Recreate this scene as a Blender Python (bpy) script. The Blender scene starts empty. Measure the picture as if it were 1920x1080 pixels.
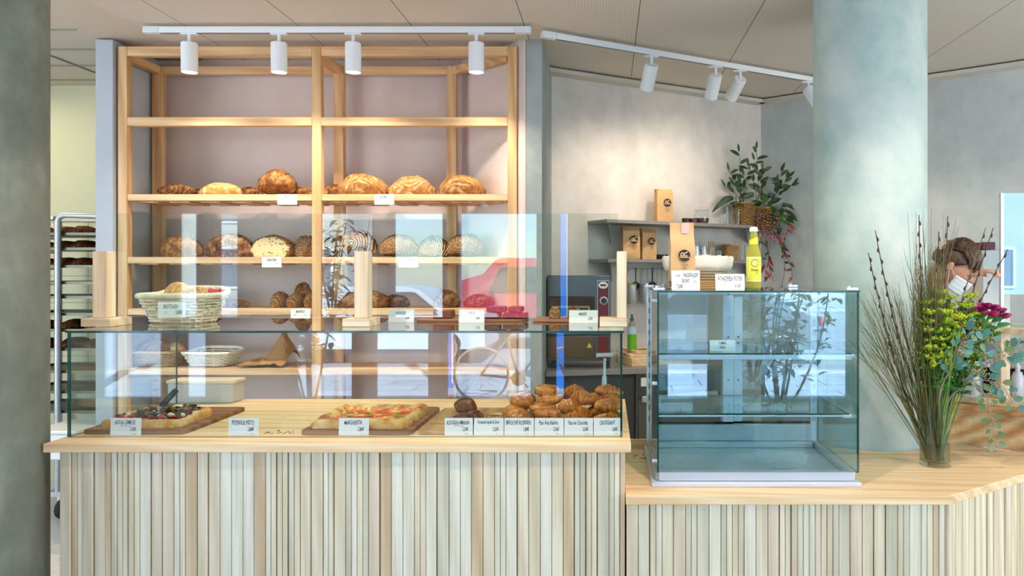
import bpy, math, random
from mathutils import Vector, Matrix, noise
from math import sin, cos, pi, radians as R

SC = bpy.context.scene
COL = SC.collection
random.seed(7)

# ------------------------------------------------------------------ camera
F = 1400.0          # focal length in pixels of the 1920 px wide frame
CX, CY, CZ = 1140.0, 505.0, 1.65
cd = bpy.data.cameras.new('camera')
cam = bpy.data.objects.new('camera', cd)
COL.objects.link(cam)
cam.location = (0, 0, CZ)
cam.rotation_euler = (R(90), 0, 0)
cd.sensor_width = 36.0
cd.lens = 36.0 * F / 1920.0
cd.shift_x = -(CX - 960) / 1920.0
cd.shift_y = -(540 - CY) / 1920.0
cd.clip_start = 0.05
cd.clip_end = 200
SC.camera = cam

def XP(px, D): return (px - CX) * D / F
def ZP(py, D): return CZ - (py - CY) * D / F
def P(px, py, D): return Vector((XP(px, D), D, ZP(py, D)))

# ------------------------------------------------------------------ world and sun
w = bpy.data.worlds.new('sky'); SC.world = w
w.use_nodes = True
nt = w.node_tree
bg = nt.nodes['Background']
sky = nt.nodes.new('ShaderNodeTexSky')
sky.sky_type = 'NISHITA'
sky.sun_disc = False
sky.sun_elevation = R(42)
sky.sun_rotation = R(20)
sky.air_density = 1.0; sky.dust_density = .3; sky.ozone_density = 2.5
wb_ = nt.nodes.new('ShaderNodeMixRGB'); wb_.blend_type = 'MULTIPLY'; wb_.inputs[0].default_value = 1
wb_.inputs[2].default_value = (.70, .90, 1.12, 1)      # daylight reads blue against the warm shop lamps
nt.links.new(sky.outputs[0], wb_.inputs[1]); nt.links.new(wb_.outputs[0], bg.inputs[0])
bg.inputs[1].default_value = 0.62

def lamp(kind, name, loc, energy, color=(1, 1, 1), rot=(0, 0, 0), parent=None, **kw):
    l = bpy.data.lights.new(name, kind); l.energy = energy; l.color = color
    for k, v in kw.items(): setattr(l, k, v)
    o = bpy.data.objects.new(name, l); COL.objects.link(o)
    o.location = loc; o.rotation_euler = rot
    if parent: o.parent = parent
    return o
lamp('SUN', 'sun', (0, 10, 20), 25.0, (.80, .91, 1.0), (R(-46), 0, R(-22)), angle=R(1.0))
# sky light is guided through the glazed shop front (a portal gives off no light itself)
portal = lamp('AREA', 'shopfront_portal', (-0.1, -1.0, 1.55), 1.0, (1, 1, 1), (R(90), 0, 0), shape='RECTANGLE', size=10.6, size_y=2.9)
portal.data.cycles.is_portal = True
# added area lights, unseen at both sides, lifting the room's overall brightness
for _n, _x, _rz, _e in (('left_side_fill', -5.5, -90, 105.0), ('right_side_fill', 5.3, 90, 135.0)):
    lamp('AREA', _n, (_x, 1.0, 1.7), _e, (.93, .96, 1.0), (R(90), 0, R(_rz)), shape='RECTANGLE', size=3.4, size_y=2.3)
lamp('AREA', 'back_room_lamp', (-4.5, 4.95, 2.97), 7.5, (1.0, .95, .72), (0, 0, 0), shape='RECTANGLE', size=.8, size_y=.5)
SC.view_settings.view_transform = 'Standard'
SC.view_settings.look = 'None'
SC.view_settings.gamma = 1.0
SC.view_settings.use_curve_mapping = False
SC.view_settings.exposure = 0.14
try:
    SC.cycles.transparent_max_bounces = 40
    SC.cycles.max_bounces = 10
    SC.cycles.use_denoising = True
except Exception:
    pass

# ------------------------------------------------------------------ mesh builder
WL = {}             # world origin of every object
class MB:
    def __init__(s): s.v = []; s.f = []; s.m = []
    def add(s, vs, fs, mi=0):
        o = len(s.v)
        s.v += [Vector(p) for p in vs]
        for f in fs:
            s.f.append([i + o for i in f]); s.m.append(mi)
        return s
    def merge(s, other, M=None, mi=None):
        vs = [M @ p for p in other.v] if M is not None else other.v
        o = len(s.v); s.v += [Vector(p) for p in vs]
        for f, m in zip(other.f, other.m):
            s.f.append([i + o for i in f]); s.m.append(m if mi is None else mi)
        return s
    def box(s, x0, x1, y0, y1, z0, z1, mi=0, M=None):
        vs = [Vector((x, y, z)) for x in (x0, x1) for y in (y0, y1) for z in (z0, z1)]
        if M is not None: vs = [M @ p for p in vs]
        return s.add(vs, [(0, 1, 3, 2), (4, 6, 7, 5), (0, 4, 5, 1), (2, 3, 7, 6), (0, 2, 6, 4), (1, 5, 7, 3)], mi)
    def beam(s, a, b, wx, wz, mi=0, up=(0, 0, 1)):
        a = Vector(a); b = Vector(b); d = (b - a).normalized()
        sd = d.cross(Vector(up))
        if sd.length < 1e-4: sd = d.cross(Vector((0, 1, 0)))
        sd.normalize(); u = sd.cross(d).normalized()
        vs = []
        for p in (a, b):
            for i, j in ((-1, -1), (1, -1), (1, 1), (-1, 1)):
                vs.append(p + sd * (i * wx / 2) + u * (j * wz / 2))
        return s.add(vs, [(0, 3, 2, 1), (4, 5, 6, 7), (0, 1, 5, 4), (1, 2, 6, 5), (2, 3, 7, 6), (3, 0, 4, 7)], mi)
    def prism(s, poly, z0, z1, mi=0):
        a = sum(poly[i][0] * poly[(i + 1) % len(poly)][1] - poly[(i + 1) % len(poly)][0] * poly[i][1] for i in range(len(poly)))
        if a < 0: poly = poly[::-1]
        n = len(poly)
        vs = [(x, y, z0) for x, y in poly] + [(x, y, z1) for x, y in poly]
        fs = [tuple(range(n))[::-1], tuple(range(n, 2 * n))] + [(i, (i + 1) % n, n + (i + 1) % n, n + i) for i in range(n)]
        return s.add(vs, fs, mi)
    def tube(s, pts, r, n=8, mi=0, closed=False, sq=None):
        pts = [Vector(p) for p in pts]; m = len(pts)
        rs = [r] * m if not isinstance(r, (list, tuple)) else list(r)
        vs = []; u = None
        for i, p in enumerate(pts):
            if closed: t = pts[(i + 1) % m] - pts[i - 1]
            else: t = pts[min(i + 1, m - 1)] - pts[max(i - 1, 0)]
            if t.length < 1e-9: t = Vector((0, 0, 1))
            t.normalize()
            if u is None:
                u = t.cross(Vector((0, 0, 1)))
                if u.length < .05: u = t.cross(Vector((0, 1, 0)))
            u = (u - t * u.dot(t))
            if u.length < 1e-6: u = t.orthogonal()
            u.normalize(); v = t.cross(u)
            for k in range(n):
                a = 2 * pi * k / n
                vs.append(p + (u * cos(a) + v * sin(a) * (sq or 1)) * rs[i])
        fs = []
        for i in range(m if closed else m - 1):
            j = (i + 1) % m
            for k in range(n):
                fs.append((i * n + k, i * n + (k + 1) % n, j * n + (k + 1) % n, j * n + k))
        if not closed:
            fs.append(tuple(range(n))[::-1]); fs.append(tuple((m - 1) * n + k for k in range(n)))
        return s.add(vs, fs, mi)
    def lathe(s, prof, c=(0, 0, 0), n=24, mi=0, M=None, sx=1, sy=1):
        c = Vector(c); vs = []; fs = []; m = len(prof)
        for r, z in prof:
            for k in range(n):
                a = 2 * pi * k / n
                p = Vector((r * cos(a) * sx, r * sin(a) * sy, z))
                vs.append(c + (M @ p if M is not None else p))
        for i in range(m - 1):
            for k in range(n):
                fs.append((i * n + k, i * n + (k + 1) % n, (i + 1) * n + (k + 1) % n, (i + 1) * n + k))
        if prof[0][0] > 1e-5: fs.append(tuple(range(n))[::-1])
        if prof[-1][0] > 1e-5: fs.append(tuple((m - 1) * n + k for k in range(n)))
        return s.add(vs, fs, mi)
    def ball(s, c, r, n=12, m=8, mi=0, fn=None, M=None):
        if not isinstance(r, (list, tuple)): r = (r, r, r)
        c = Vector(c); vs = []; fs = []
        for i in range(m + 1):
            th = pi * i / m
            for k in range(n):
                a = 2 * pi * k / n
                d = Vector((sin(th) * cos(a), sin(th) * sin(a), -cos(th)))
                p = Vector((d.x * r[0], d.y * r[1], d.z * r[2]))
                if fn: p = fn(d, p)
                vs.append(c + (M @ p if M is not None else p))
        for i in range(m):
            for k in range(n):
                fs.append((i * n + k, i * n + (k + 1) % n, (i + 1) * n + (k + 1) % n, (i + 1) * n + k))
        return s.add(vs, fs, mi)
    def leaf(s, base, d, length, width, mi=0, droop=.3, up=(0, 0, 1), n=6, rnd=0.0, fold=.15):
        base = Vector(base); d = Vector(d).normalized(); up = Vector(up)
        sd = d.cross(up)
        if sd.length < .05: sd = d.orthogonal()
        sd.normalize(); u = sd.cross(d).normalized()
        vs = []
        for i in range(n + 1):
            t = i / n
            w_ = width * .5 * (max(0, sin(pi * min(1, t ** .8)))) ** (.75 - rnd * .3)
            if i == 0: w_ = width * .04
            if i == n: w_ = .0004
            p = base + d * (length * t) - Vector((0, 0, 1)) * (droop * length * t * t)
            vs += [p - sd * w_ + u * (w_ * fold), p, p + sd * w_ + u * (w_ * fold)]
        fs = []
        for i in range(n):
            a = i * 3
            fs += [(a, a + 1, a + 4, a + 3), (a + 1, a + 2, a + 5, a + 4)]
        return s.add(vs, fs, mi)
    def build(s, name, mats, parent=None, bevel=0, smooth=35, origin=None, seg=2, solid=0, sub=0):
        if not isinstance(mats, (list, tuple)): mats = [mats]
        par = WL[parent.name] if parent is not None else None
        if origin is None:
            if par is not None: org = par
            else:
                xs = [p.x for p in s.v]; ys = [p.y for p in s.v]; zs = [p.z for p in s.v]
                org = Vector(((min(xs) + max(xs)) / 2, (min(ys) + max(ys)) / 2, min(zs)))
        else: org = Vector(origin)
        me = bpy.data.meshes.new(name)
        me.from_pydata([tuple(p - org) for p in s.v], [], s.f)
        for m in mats: me.materials.append(m)
        me.polygons.foreach_set('material_index', s.m)
        me.polygons.foreach_set('use_smooth', [smooth > 0] * len(me.polygons))
        me.update()
        if smooth > 0:
            me.set_sharp_from_angle(angle=R(smooth))
        o = bpy.data.objects.new(name, me); COL.objects.link(o)
        if parent is not None:
            o.parent = parent; o.location = org - par
        else: o.location = org
        WL[o.name] = org
        if solid:
            md = o.modifiers.new('solid', 'SOLIDIFY'); md.thickness = solid
        if sub:
            md = o.modifiers.new('sub', 'SUBSURF'); md.levels = sub; md.render_levels = sub
        if bevel:
            md = o.modifiers.new('bevel', 'BEVEL'); md.width = bevel; md.segments = seg
            md.limit_method = 'ANGLE'; md.angle_limit = R(40); md.harden_normals = False
        return o

def tag(o, label=None, cat=None, group=None, kind=None):
    if label: o['label'] = label
    if cat: o['category'] = cat
    if group: o['group'] = group
    if kind: o['kind'] = kind
    return o
def empty(name, loc, label, cat, group=None):
    o = bpy.data.objects.new(name, None); COL.objects.link(o)
    o.location = loc; o.empty_display_size = .05
    WL[o.name] = Vector(loc)
    return tag(o, label, cat, group)
def struct(mb, name, mats, **kw):
    return tag(mb.build(name, mats, **kw), kind='structure')
def copy_tree(o, parent=None):
    c = o.copy(); COL.objects.link(c)
    if parent is not None: c.parent = parent
    for ch in [x for x in bpy.data.objects if x.parent == o]: copy_tree(ch, c)
    return c
def Mx(loc=(0, 0, 0), rz=0, rx=0, ry=0, s=1):
    return Matrix.Translation(Vector(loc)) @ Matrix.Rotation(rz, 4, 'Z') @ Matrix.Rotation(ry, 4, 'Y') @ Matrix.Rotation(rx, 4, 'X') @ Matrix.Scale(s, 4)

# ------------------------------------------------------------------ materials
def lin(h):
    if not isinstance(h, str): return tuple(h) + ((1,) if len(h) == 3 else ())
    c = [int(h[i:i + 2], 16) / 255 for i in (0, 2, 4)]
    return tuple(x / 12.92 if x <= .04045 else ((x + .055) / 1.055) ** 2.4 for x in c) + (1,)
class NT:
    def __init__(s, name):
        s.mat = bpy.data.materials.new(name); s.mat.use_nodes = True
        s.t = s.mat.node_tree; s.b = s.t.nodes['Principled BSDF']; s.out = s.t.nodes['Material Output']
    def n(s, typ, **kw):
        x = s.t.nodes.new('ShaderNode' + typ)
        for k, v in kw.items(): setattr(x, k, v)
        return x
    def l(s, a, b): s.t.links.new(a, b)
    def pos(s, scale=(1, 1, 1), rot=(0, 0, 0), obj=False):
        if obj: src = s.n('TexCoord').outputs['Object']
        else: src = s.n('NewGeometry').outputs['Position']
        m = s.n('Mapping'); m.inputs['Scale'].default_value = scale; m.inputs['Rotation'].default_value = rot
        s.l(src, m.inputs['Vector']); return m.outputs[0]
    def noise(s, vec, scale=5, detail=4, rough=.55, dist=0):
        x = s.n('TexNoise'); x.inputs['Scale'].default_value = scale; x.inputs['Detail'].default_value = detail
        x.inputs['Roughness'].default_value = rough; x.inputs['Distortion'].default_value = dist
        s.l(vec, x.inputs['Vector']); return x.outputs[0]
    def ramp(s, fac, stops):
        x = s.n('ValToRGB'); e = x.color_ramp.elements
        while len(e) > 2: e.remove(e[-1])
        e[0].position = stops[0][0]; e[0].color = lin(stops[0][1]); e[1].position = stops[-1][0]; e[1].color = lin(stops[-1][1])
        for p, c in stops[1:-1]:
            q = e.new(p); q.color = lin(c)
        s.l(fac, x.inputs[0]); return x.outputs[0]
    def mix(s, fac, a, b, mode='MIX'):
        x = s.n('MixRGB', blend_type=mode)
        for i, v in ((0, fac), (1, a), (2, b)):
            if hasattr(v, 'is_linked') or hasattr(v, 'links'): s.l(v, x.inputs[i])
            else: x.inputs[i].default_value = v if i == 0 else lin(v)
        return x.outputs[0]
    def math(s, op, a, b=0):
        x = s.n('Math', operation=op)
        for i, v in ((0, a), (1, b)):
            if hasattr(v, 'links'): s.l(v, x.inputs[i])
            else: x.inputs[i].default_value = v
        return x.outputs[0]
    def bump(s, h, strength=.3, dist=.005):
        x = s.n('Bump'); x.inputs['Strength'].default_value = strength; x.inputs['Distance'].default_value = dist
        s.l(h, x.inputs['Height']); s.l(x.outputs[0], s.b.inputs['Normal'])
    def col(s, c): 
        if hasattr(c, 'links'): s.l(c, s.b.inputs['Base Color'])
        else: s.b.inputs['Base Color'].default_value = lin(c)
    def set(s, rough=.5, metal=0, spec=.5, **kw):
        s.b.inputs['Roughness'].default_value = rough; s.b.inputs['Metallic'].default_value = metal
        s.b.inputs['Specular IOR Level'].default_value = spec
        for k, v in kw.items(): s.b.inputs[k].default_value = v
        return s.mat

def plain(name, c, rough=.5, metal=0, spec=.5, var=.0, vs=20, bump=0, bs=200, **kw):
    t = NT(name)
    if var:
        f = t.noise(t.pos(), vs, 3)
        c0 = lin(c); c1 = tuple(x * (1 - var) for x in c0[:3]) + (1,); c2 = tuple(min(1, x * (1 + var)) for x in c0[:3]) + (1,)
        t.col(t.ramp(f, [(.3, c1[:3]), (.7, c2[:3])]))
    else: t.col(c)
    if bump: t.bump(t.noise(t.pos(), bs, 2), bump, .002)
    return t.set(rough, metal, spec, **kw)
def wood(name, c1, c2, axis='z', rough=.45, sc=1.0, c3=None):
    t = NT(name); k = {'x': 0, 'y': 1, 'z': 2}[axis]
    s1 = [14 * sc] * 3; s1[k] = .9 * sc
    s2 = [120 * sc] * 3; s2[k] = 3 * sc
    v = t.pos(tuple(s1)); f = t.noise(v, 1.0, 3, .5, .6)
    wv = t.n('TexWave', wave_type='BANDS', bands_direction='DIAGONAL'); t.l(v, wv.inputs['Vector'])
    wv.inputs['Scale'].default_value = .55; wv.inputs['Distortion'].default_value = 5; wv.inputs['Detail'].default_value = 2
    fine = t.noise(t.pos(tuple(s2)), 1.0, 2)
    a = t.mix(.45, f, wv.outputs['Color'])
    base = t.ramp(a, [(.25, c1), (.75, c2)] if not c3 else [(.2, c1), (.55, c2), (.8, c3)])
    c = t.mix(.22, base, t.ramp(fine, [(.3, (.45, .3, .18)), (.6, (1, 1, 1))]), 'MULTIPLY')
    t.col(c); t.bump(fine, .08, .001)
    return t.set(rough, 0, .35)
def glassmat(name, tint='f4fbf9', f0=.05, refl=(1, 1, 1), rough=0.0):
    t = NT(name); t.t.nodes.remove(t.b)
    lw = t.n('LayerWeight'); lw.inputs['Blend'].default_value = .5
    p5 = t.math('POWER', lw.outputs['Facing'], 5.0)
    fac = t.math('ADD', t.math('MULTIPLY', p5, 1 - f0), f0)
    tr = t.n('BsdfTransparent'); tr.inputs[0].default_value = lin(tint)
    gl = t.n('BsdfGlossy'); gl.inputs['Roughness'].default_value = rough; gl.inputs['Color'].default_value = tuple(refl) + (1,)
    mx = t.n('MixShader'); t.l(fac, mx.inputs[0]); t.l(tr.outputs[0], mx.inputs[1]); t.l(gl.outputs[0], mx.inputs[2])
    t.l(mx.outputs[0], t.out.inputs['Surface'])
    return t.mat
def concrete(name, c1, c2, c3, sc=1.0, pits=True, rough=.75, stretch=(1, 1, .5)):
    t = NT(name)
    v = t.pos(stretch)
    a = t.noise(v, 2.2 * sc, 6, .62, .5); b = t.noise(t.pos(), 9 * sc, 5, .6)
    c = t.ramp(t.mix(.35, a, b), [(.34, c1), (.5, c2), (.64, c3)])
    if pits:
        vo = t.n('TexVoronoi'); vo.inputs['Scale'].default_value = 24; t.l(t.pos(), vo.inputs['Vector'])
        vo.inputs['Randomness'].default_value = 1
        msk = t.math('MULTIPLY', t.ramp(vo.outputs['Distance'], [(.05, (1, 1, 1)), (.1, (0, 0, 0))]), t.ramp(t.noise(t.pos(), 5, 2), [(.5, (0, 0, 0)), (.6, (1, 1, 1))]))
        c = t.mix(t.math('MULTIPLY', msk, .35), c, (.25, .26, .24))
    t.col(c); t.bump(b, .06, .003)
    return t.set(rough, 0, .3)

M = {}
M['ash_x'] = wood('ash_wood_lengthwise', 'e3bb86', 'f6dcb2', 'x', c3='ecc997')
M['ash_z'] = wood('ash_wood_upright', 'dcae74', 'f0cf9c', 'z')
M['ash_y'] = wood('ash_wood_depthwise', 'dcae74', 'f0cf9c', 'y')
M['pale_x'] = wood('pale_ash_lengthwise', 'e0c49c', 'f2e2c4', 'x')
M['pale_z'] = wood('pale_ash_upright', 'dcc19c', 'efdcbc', 'z')
M['shelf_x'] = wood('shelf_ash_lengthwise', 'd6a877', 'ecc596', 'x')
M['shelf_z'] = wood('shelf_ash_upright', 'cb9c68', 'e4bb88', 'z')
M['shelf_y'] = wood('shelf_ash_depthwise', 'cb9c68', 'e4bb88', 'y')
SL = [wood('slat_wood_cream', 'd6c9a8', 'ebe0c2', 'z'), wood('slat_wood_grey', 'c6bfa4', 'dad4ba', 'z'),
      wood('slat_wood_white', 'dbd5bc', 'e9e4ce', 'z'), wood('slat_wood_pinkish', 'd4c2a6', 'e5d4bb', 'z'),
      wood('slat_wood_brown', 'c6ad88', 'dcc6a2', 'z'), wood('slat_wood_sand', 'd2c4a4', 'e6d9bc', 'z')]
M['board'] = wood('walnut_board', '7d4f35', 'a5714e', 'x')
M['board_light'] = wood('light_board', 'b98a5c', 'd8ae7c', 'y')
M['glass'] = glassmat('clear_glass', 'f8fdfb', .062)
M['glass_case'] = glassmat('display_case_glass', 'fafefe', .07)
M['glass_tall'] = glassmat('tall_case_glass', 'eefafd', .11)
M['glass_side'] = glassmat('side_pane_glass', 'f3faf8', .05)
M['glass_top'] = glassmat('glass_top_sheet', 'f0f9f5', .05)
M['glass_thin'] = glassmat('thin_vessel_glass', 'fbfdfc', .04)
M['glass_edge'] = plain('green_glass_edge', '0f4a40', .12, 0, .8)
M['steel'] = plain('brushed_steel', 'c8cccc', .32, .6, .5, var=.08, vs=30)
M['steel_dark'] = plain('dark_steel', '6c7070', .3, 1, .5)
M['alu'] = plain('satin_aluminium', 'd9dde6', .32, .25, .5)
M['white_metal'] = plain('white_lacquer', 'eceeee', .35)
M['paper'] = plain('white_card', 'f4f2ec', .7)
M['ink'] = plain('black_ink', '20242a', .8)
M['ink_grey'] = plain('grey_pencil', '7c7f84', .8)
M['niche'] = plain('niche_wall_plaster', 'd6c3b8', .8, var=.03, vs=6)
M['part'] = plain('grey_partition_paint', 'b3b8bd', .7, var=.03, vs=6)
M['cream_wall'] = plain('back_room_cream', 'ddd8b0', .6)
M['concrete_wall'] = concrete('concrete_wall_warm', 'c6bfb4', 'd4ccc2', 'ded7ce')
M['concrete_wall2'] = concrete('concrete_wall_cool', 'b4b8b4', 'c3c6c1', 'd0d0ca')
M['column'] = concrete('concrete_column_teal', '8fa6a0', 'aebfb8', 'c6cdc6', .8, stretch=(1, 1, .45), pits=True)
M['pillar'] = concrete('concrete_pillar_dark', '5f645a', '75796e', '8c9086', .9)
M['pier'] = concrete('concrete_pier', '8b938f', 'a0a6a2', 'aeb2ae')
M['black'] = plain('black_plastic', '17181a', .4)
M['dark'] = plain('dark_grey_metal', '3b3d3f', .45)
M['greyshelf'] = plain('grey_stone_worktop', '8c8680', .5, var=.05)
M['kraft'] = plain('kraft_paper', 'cfa36c', .55, var=.05, vs=25)
M['kraft_dark'] = plain('kraft_paper_fold', 'a87e4c', .6, var=.05, vs=25)

def text_mesh(body, size, sx=.6, spacing=1.0, shear=0, bold=0):
    cu = bpy.data.curves.new('lettering', 'FONT'); cu.body = body; cu.size = size
    cu.align_x = 'CENTER'; cu.align_y = 'CENTER'; cu.resolution_u = 2; cu.shear = shear
    cu.space_character = spacing; cu.offset = bold * size
    ob = bpy.data.objects.new('tmp', cu)
    me = bpy.data.meshes.new_from_object(ob)
    mb = MB()
    mb.add([(v.co.x * sx, 0, v.co.y) for v in me.vertices], [tuple(p.vertices) for p in me.polygons])
    bpy.data.objects.remove(ob); bpy.data.meshes.remove(me); bpy.data.curves.remove(cu)
    return mb
def fit_text(body, wmax, h, jitter=.0, **kw):
    mb = text_mesh(body, h / .72, .48, **kw)
    if not mb.v: return mb
    x0 = min(p.x for p in mb.v); x1 = max(p.x for p in mb.v)
    k = min(1.0, wmax / max(1e-6, x1 - x0)); c = (x0 + x1) / 2
    z0 = min(p.z for p in mb.v); z1 = max(p.z for p in mb.v); cz = (z0 + z1) / 2
    for p in mb.v:
        p.x = (p.x - c) * k; p.z = p.z - cz
        if jitter: p.z += jitter * h * sin(p.x / h * 3.1 + len(body)); p.x += jitter * h * .4 * sin(p.z / h * 4)
    return mb
# ------------------------------------------------------------------ the room
CEIL = 3.02
floor_m = NT('floor_terrazzo'); floor_m.col(floor_m.ramp(floor_m.noise(floor_m.pos(), 14, 5), [(.3, 'cfccc0'), (.7, 'e2dfd4')])); floor_m = floor_m.set(.35)
struct(MB().box(-5.6, 5.4, -.95, 8.2, -.1, 0), 'floor', floor_m)

def ceiling_mat():
    t = NT('perforated_ceiling')
    p = t.n('NewGeometry').outputs['Position']
    sp = t.n('SeparateXYZ'); t.l(p, sp.inputs[0])
    def band(axis, step, off, wdt):
        a = t.math('ADD', sp.outputs[axis], off)
        f = t.math('FRACT', t.math('DIVIDE', t.math('ADD', a, 50 * step), step))
        d = t.math('ABSOLUTE', t.math('SUBTRACT', f, .5))
        return t.math('GREATER_THAN', d, .5 - wdt / step / 2)
    j = t.math('MAXIMUM', band(0, .635, .47, .006), 0)
    k = band(1, .6, -4.1, .005)
    hx = t.math('FRACT', t.math('MULTIPLY', t.math('ADD', sp.outputs[0], 50), 62.5))
    hy = t.math('FRACT', t.math('MULTIPLY', t.math('ADD', sp.outputs[1], 50), 62.5))
    dx = t.math('SUBTRACT', hx, .5); dy = t.math('SUBTRACT', hy, .5)
    r2 = t.math('ADD', t.math('MULTIPLY', dx, dx), t.math('MULTIPLY', dy, dy))
    hole = t.math('LESS_THAN', r2, .045)
    c = t.mix(t.math('MULTIPLY', hole, .45), 'd6cdc0', '746e66')
    c = t.mix(t.math('MULTIPLY', k, .5), c, 'd0c8bc')
    c = t.mix(t.math('MULTIPLY', j, .8), c, '5a554e')
    t.col(c); return t.set(.75, 0, .3)
M['ceil'] = plain('ceiling_plaster', 'cdc3b4', .75)
# plain ceiling slab over the whole room, perforated panels hung just under it
struct(MB().box(-5.6, 5.4, -.95, 8.2, CEIL + .012, CEIL + .12), 'ceiling', M['ceil'])
cp = MB().prism([(-2.65, -1.1), (5.3, -1.1), (5.3, 2.9), (2.0, 5.35), (1.26, 5.93), (-.46, 4.94), (-.6, 4.9), (-2.65, 4.9)], CEIL, CEIL + .01)
struct(cp, 'ceiling_panel', ceiling_mat())

# back room seen through the opening on the left
tile = NT('back_room_tile')
_v = tile.pos(); br = tile.n('TexBrick'); sep = tile.n('SeparateXYZ'); cmb = tile.n('CombineXYZ')
tile.l(_v, sep.inputs[0]); tile.l(sep.outputs[0], cmb.inputs[0]); tile.l(sep.outputs[2], cmb.inputs[1]); tile.l(cmb.outputs[0], br.inputs[0])
br.offset = 0; br.inputs['Scale'].default_value = 1; br.inputs['Brick Width'].default_value = .3; br.inputs['Row Height'].default_value = .2
br.inputs['Mortar Size'].default_value = .003; br.inputs['Color1'].default_value = lin('e0dbb6'); br.inputs['Color2'].default_value = lin('dcd7b0'); br.inputs['Mortar'].default_value = lin('a8a486')
tile.col(br.outputs[0]); tile = tile.set(.25)
struct(MB().box(-5.6, -2.95, 5.62, 5.7, 0, CEIL + .02), 'wall_back', M['cream_wall'])
struct(MB().box(-5.5, -3.0, 5.6, 5.62, 0.0, 2.02), 'trim_1', tile)
bc = MB()
for y in (4.29, 4.68, 5.05, 5.43): bc.box(-5.5, -3.06, y, y + .008, CEIL + .004, CEIL + .011)
for x in (-3.6, -4.2, -4.8): bc.box(x, x + .008, 4.1, 5.6, CEIL + .004, CEIL + .011)
struct(bc, 'trim_2', M['ceil_joint'] if 'ceil_joint' in M else plain('ceiling_joint', '8d8a78', .7))
struct(MB().box(-5.7, -5.6, 2.9, 8.2, 0, CEIL + .02).box(-5.7, -5.6, -.95, 2.9, 0, .5).box(-5.7, -5.6, -.95, 2.9, 2.9, CEIL + .02), 'wall_left', M['cream_wall'])

# partition that carries the bread niche
NB = 4.90
pm = MB().box(-3.055, -2.95, 4.45, 5.6, 0, CEIL)
struct(pm, 'wall_partition', M['part'], bevel=.003)
struct(MB().box(-2.95, -.93, NB, NB + .1, 0, CEIL), 'wall_niche', M['niche'])
struct(MB().prism([(-.96, NB + .1), (-.96, NB), (-.505, 4.45), (-.49, 4.45), (-.49, 4.62), (-.80, NB + .1)], 0, CEIL - .0), 'wall_niche_side', M['niche'])
struct(MB().prism([(-.488, 4.45), (-.392, 4.45), (-.392, 5.3), (-.488, 5.3)], 0, CEIL), 'wall_pier', M['pier'], bevel=.003)
# concrete walls meeting in the far corner
struct(MB().prism([(-.60, 5.075), (1.26, 6.15), (1.20, 6.30), (-.70, 5.2)], 0, CEIL + .02), 'wall_far', M['concrete_wall'])
struct(MB().prism([(1.26, 6.15), (5.4, 3.03), (5.4, 3.2), (1.26, 6.32)], 0, CEIL + .02), 'wall_right', M['concrete_wall2'])
tm = MB()
tm.beam((-.45, 5.10, CEIL - .012), (1.25, 6.085, CEIL - .012), .12, .026)
tm.beam((1.25, 6.085, CEIL - .012), (5.3, 3.05, CEIL - .012), .12, .026)
struct(tm, 'trim_3', plain('ceiling_cove', 'd2cabc', .7))
struct(MB().box(5.4, 5.5, -1.15, 3.2, 0, CEIL + .02), 'wall_side', M['cream_wall'])

# columns
def column(x, y, r, label, mat):
    m = MB().lathe([(r, 0), (r, CEIL)], (x, y, 0), 72)
    return tag(m.build('concrete_column', mat, smooth=40), label, 'column')
column(1.305, 3.735, .27, 'round teal-grey concrete column rising through the low counter behind the flower vase', M['column'])
column(-2.415, 2.75, .29, 'dark round concrete column cut by the left edge of the photo', M['pillar'])

# ------------------------------------------------------------------ glazed shop front behind the camera, street outside
FY = -.9
fr = M['frame_grey'] = plain('anthracite_window_frame', '55585a', .5)
M['pane'] = glassmat('shopfront_glass', 'fbfefd', .03)
def window(n, x0, x1, z0=.44, z1=2.98):
    f = MB()
    t = .055
    f.box(x0, x0 + t, FY - .04, FY + .04, z0, z1).box(x1 - t, x1, FY - .04, FY + .04, z0, z1)
    f.box(x0 + t, x1 - t, FY - .04, FY + .04, z0, z0 + t).box(x0 + t, x1 - t, FY - .04, FY + .04, z1 - t, z1)
    o = struct(f, 'window_%d' % n, fr, bevel=.004)
    tag(MB().box(x0 + t, x1 - t, FY - .008, FY + .008, z0 + t, z1 - t).build('pane', M['pane'], parent=o))
    return o
window(1, -4.9, -3.95); window(2, -3.85, -3.55); window(3, -2.86, -2.24); window(4, -2.14, -1.555)
window(5, -1.50, -.64); window(6, -.52, -.34); window(7, .48, .95); window(8, 1.35, 2.2); window(9, 2.35, 3.6); window(10, 3.7, 5.2)
sf = MB()
for a, b in ((-5.6, -4.9), (-3.95, -3.85), (-3.55, -2.86), (-2.24, -2.14), (-.64, -.52), (-.34, .48), (.95, 1.35), (2.2, 2.35), (3.6, 3.7), (5.2, 5.4)):
    sf.box(a, b, FY - .06, FY + .05, 0, CEIL)
sf.box(-5.6, 5.4, FY - .06, FY + .05, 0, .44).box(-5.6, 5.4, FY - .06, FY + .05, 2.98, CEIL + .1)
struct(sf, 'wall_front', plain('shopfront_pier', '6b6a66', .6))
dm = MB().box(-1.554, -1.501, FY - .05, FY + .06, 0, 2.98)
struct(dm, 'door_1', fr, bevel=.006)
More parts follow.
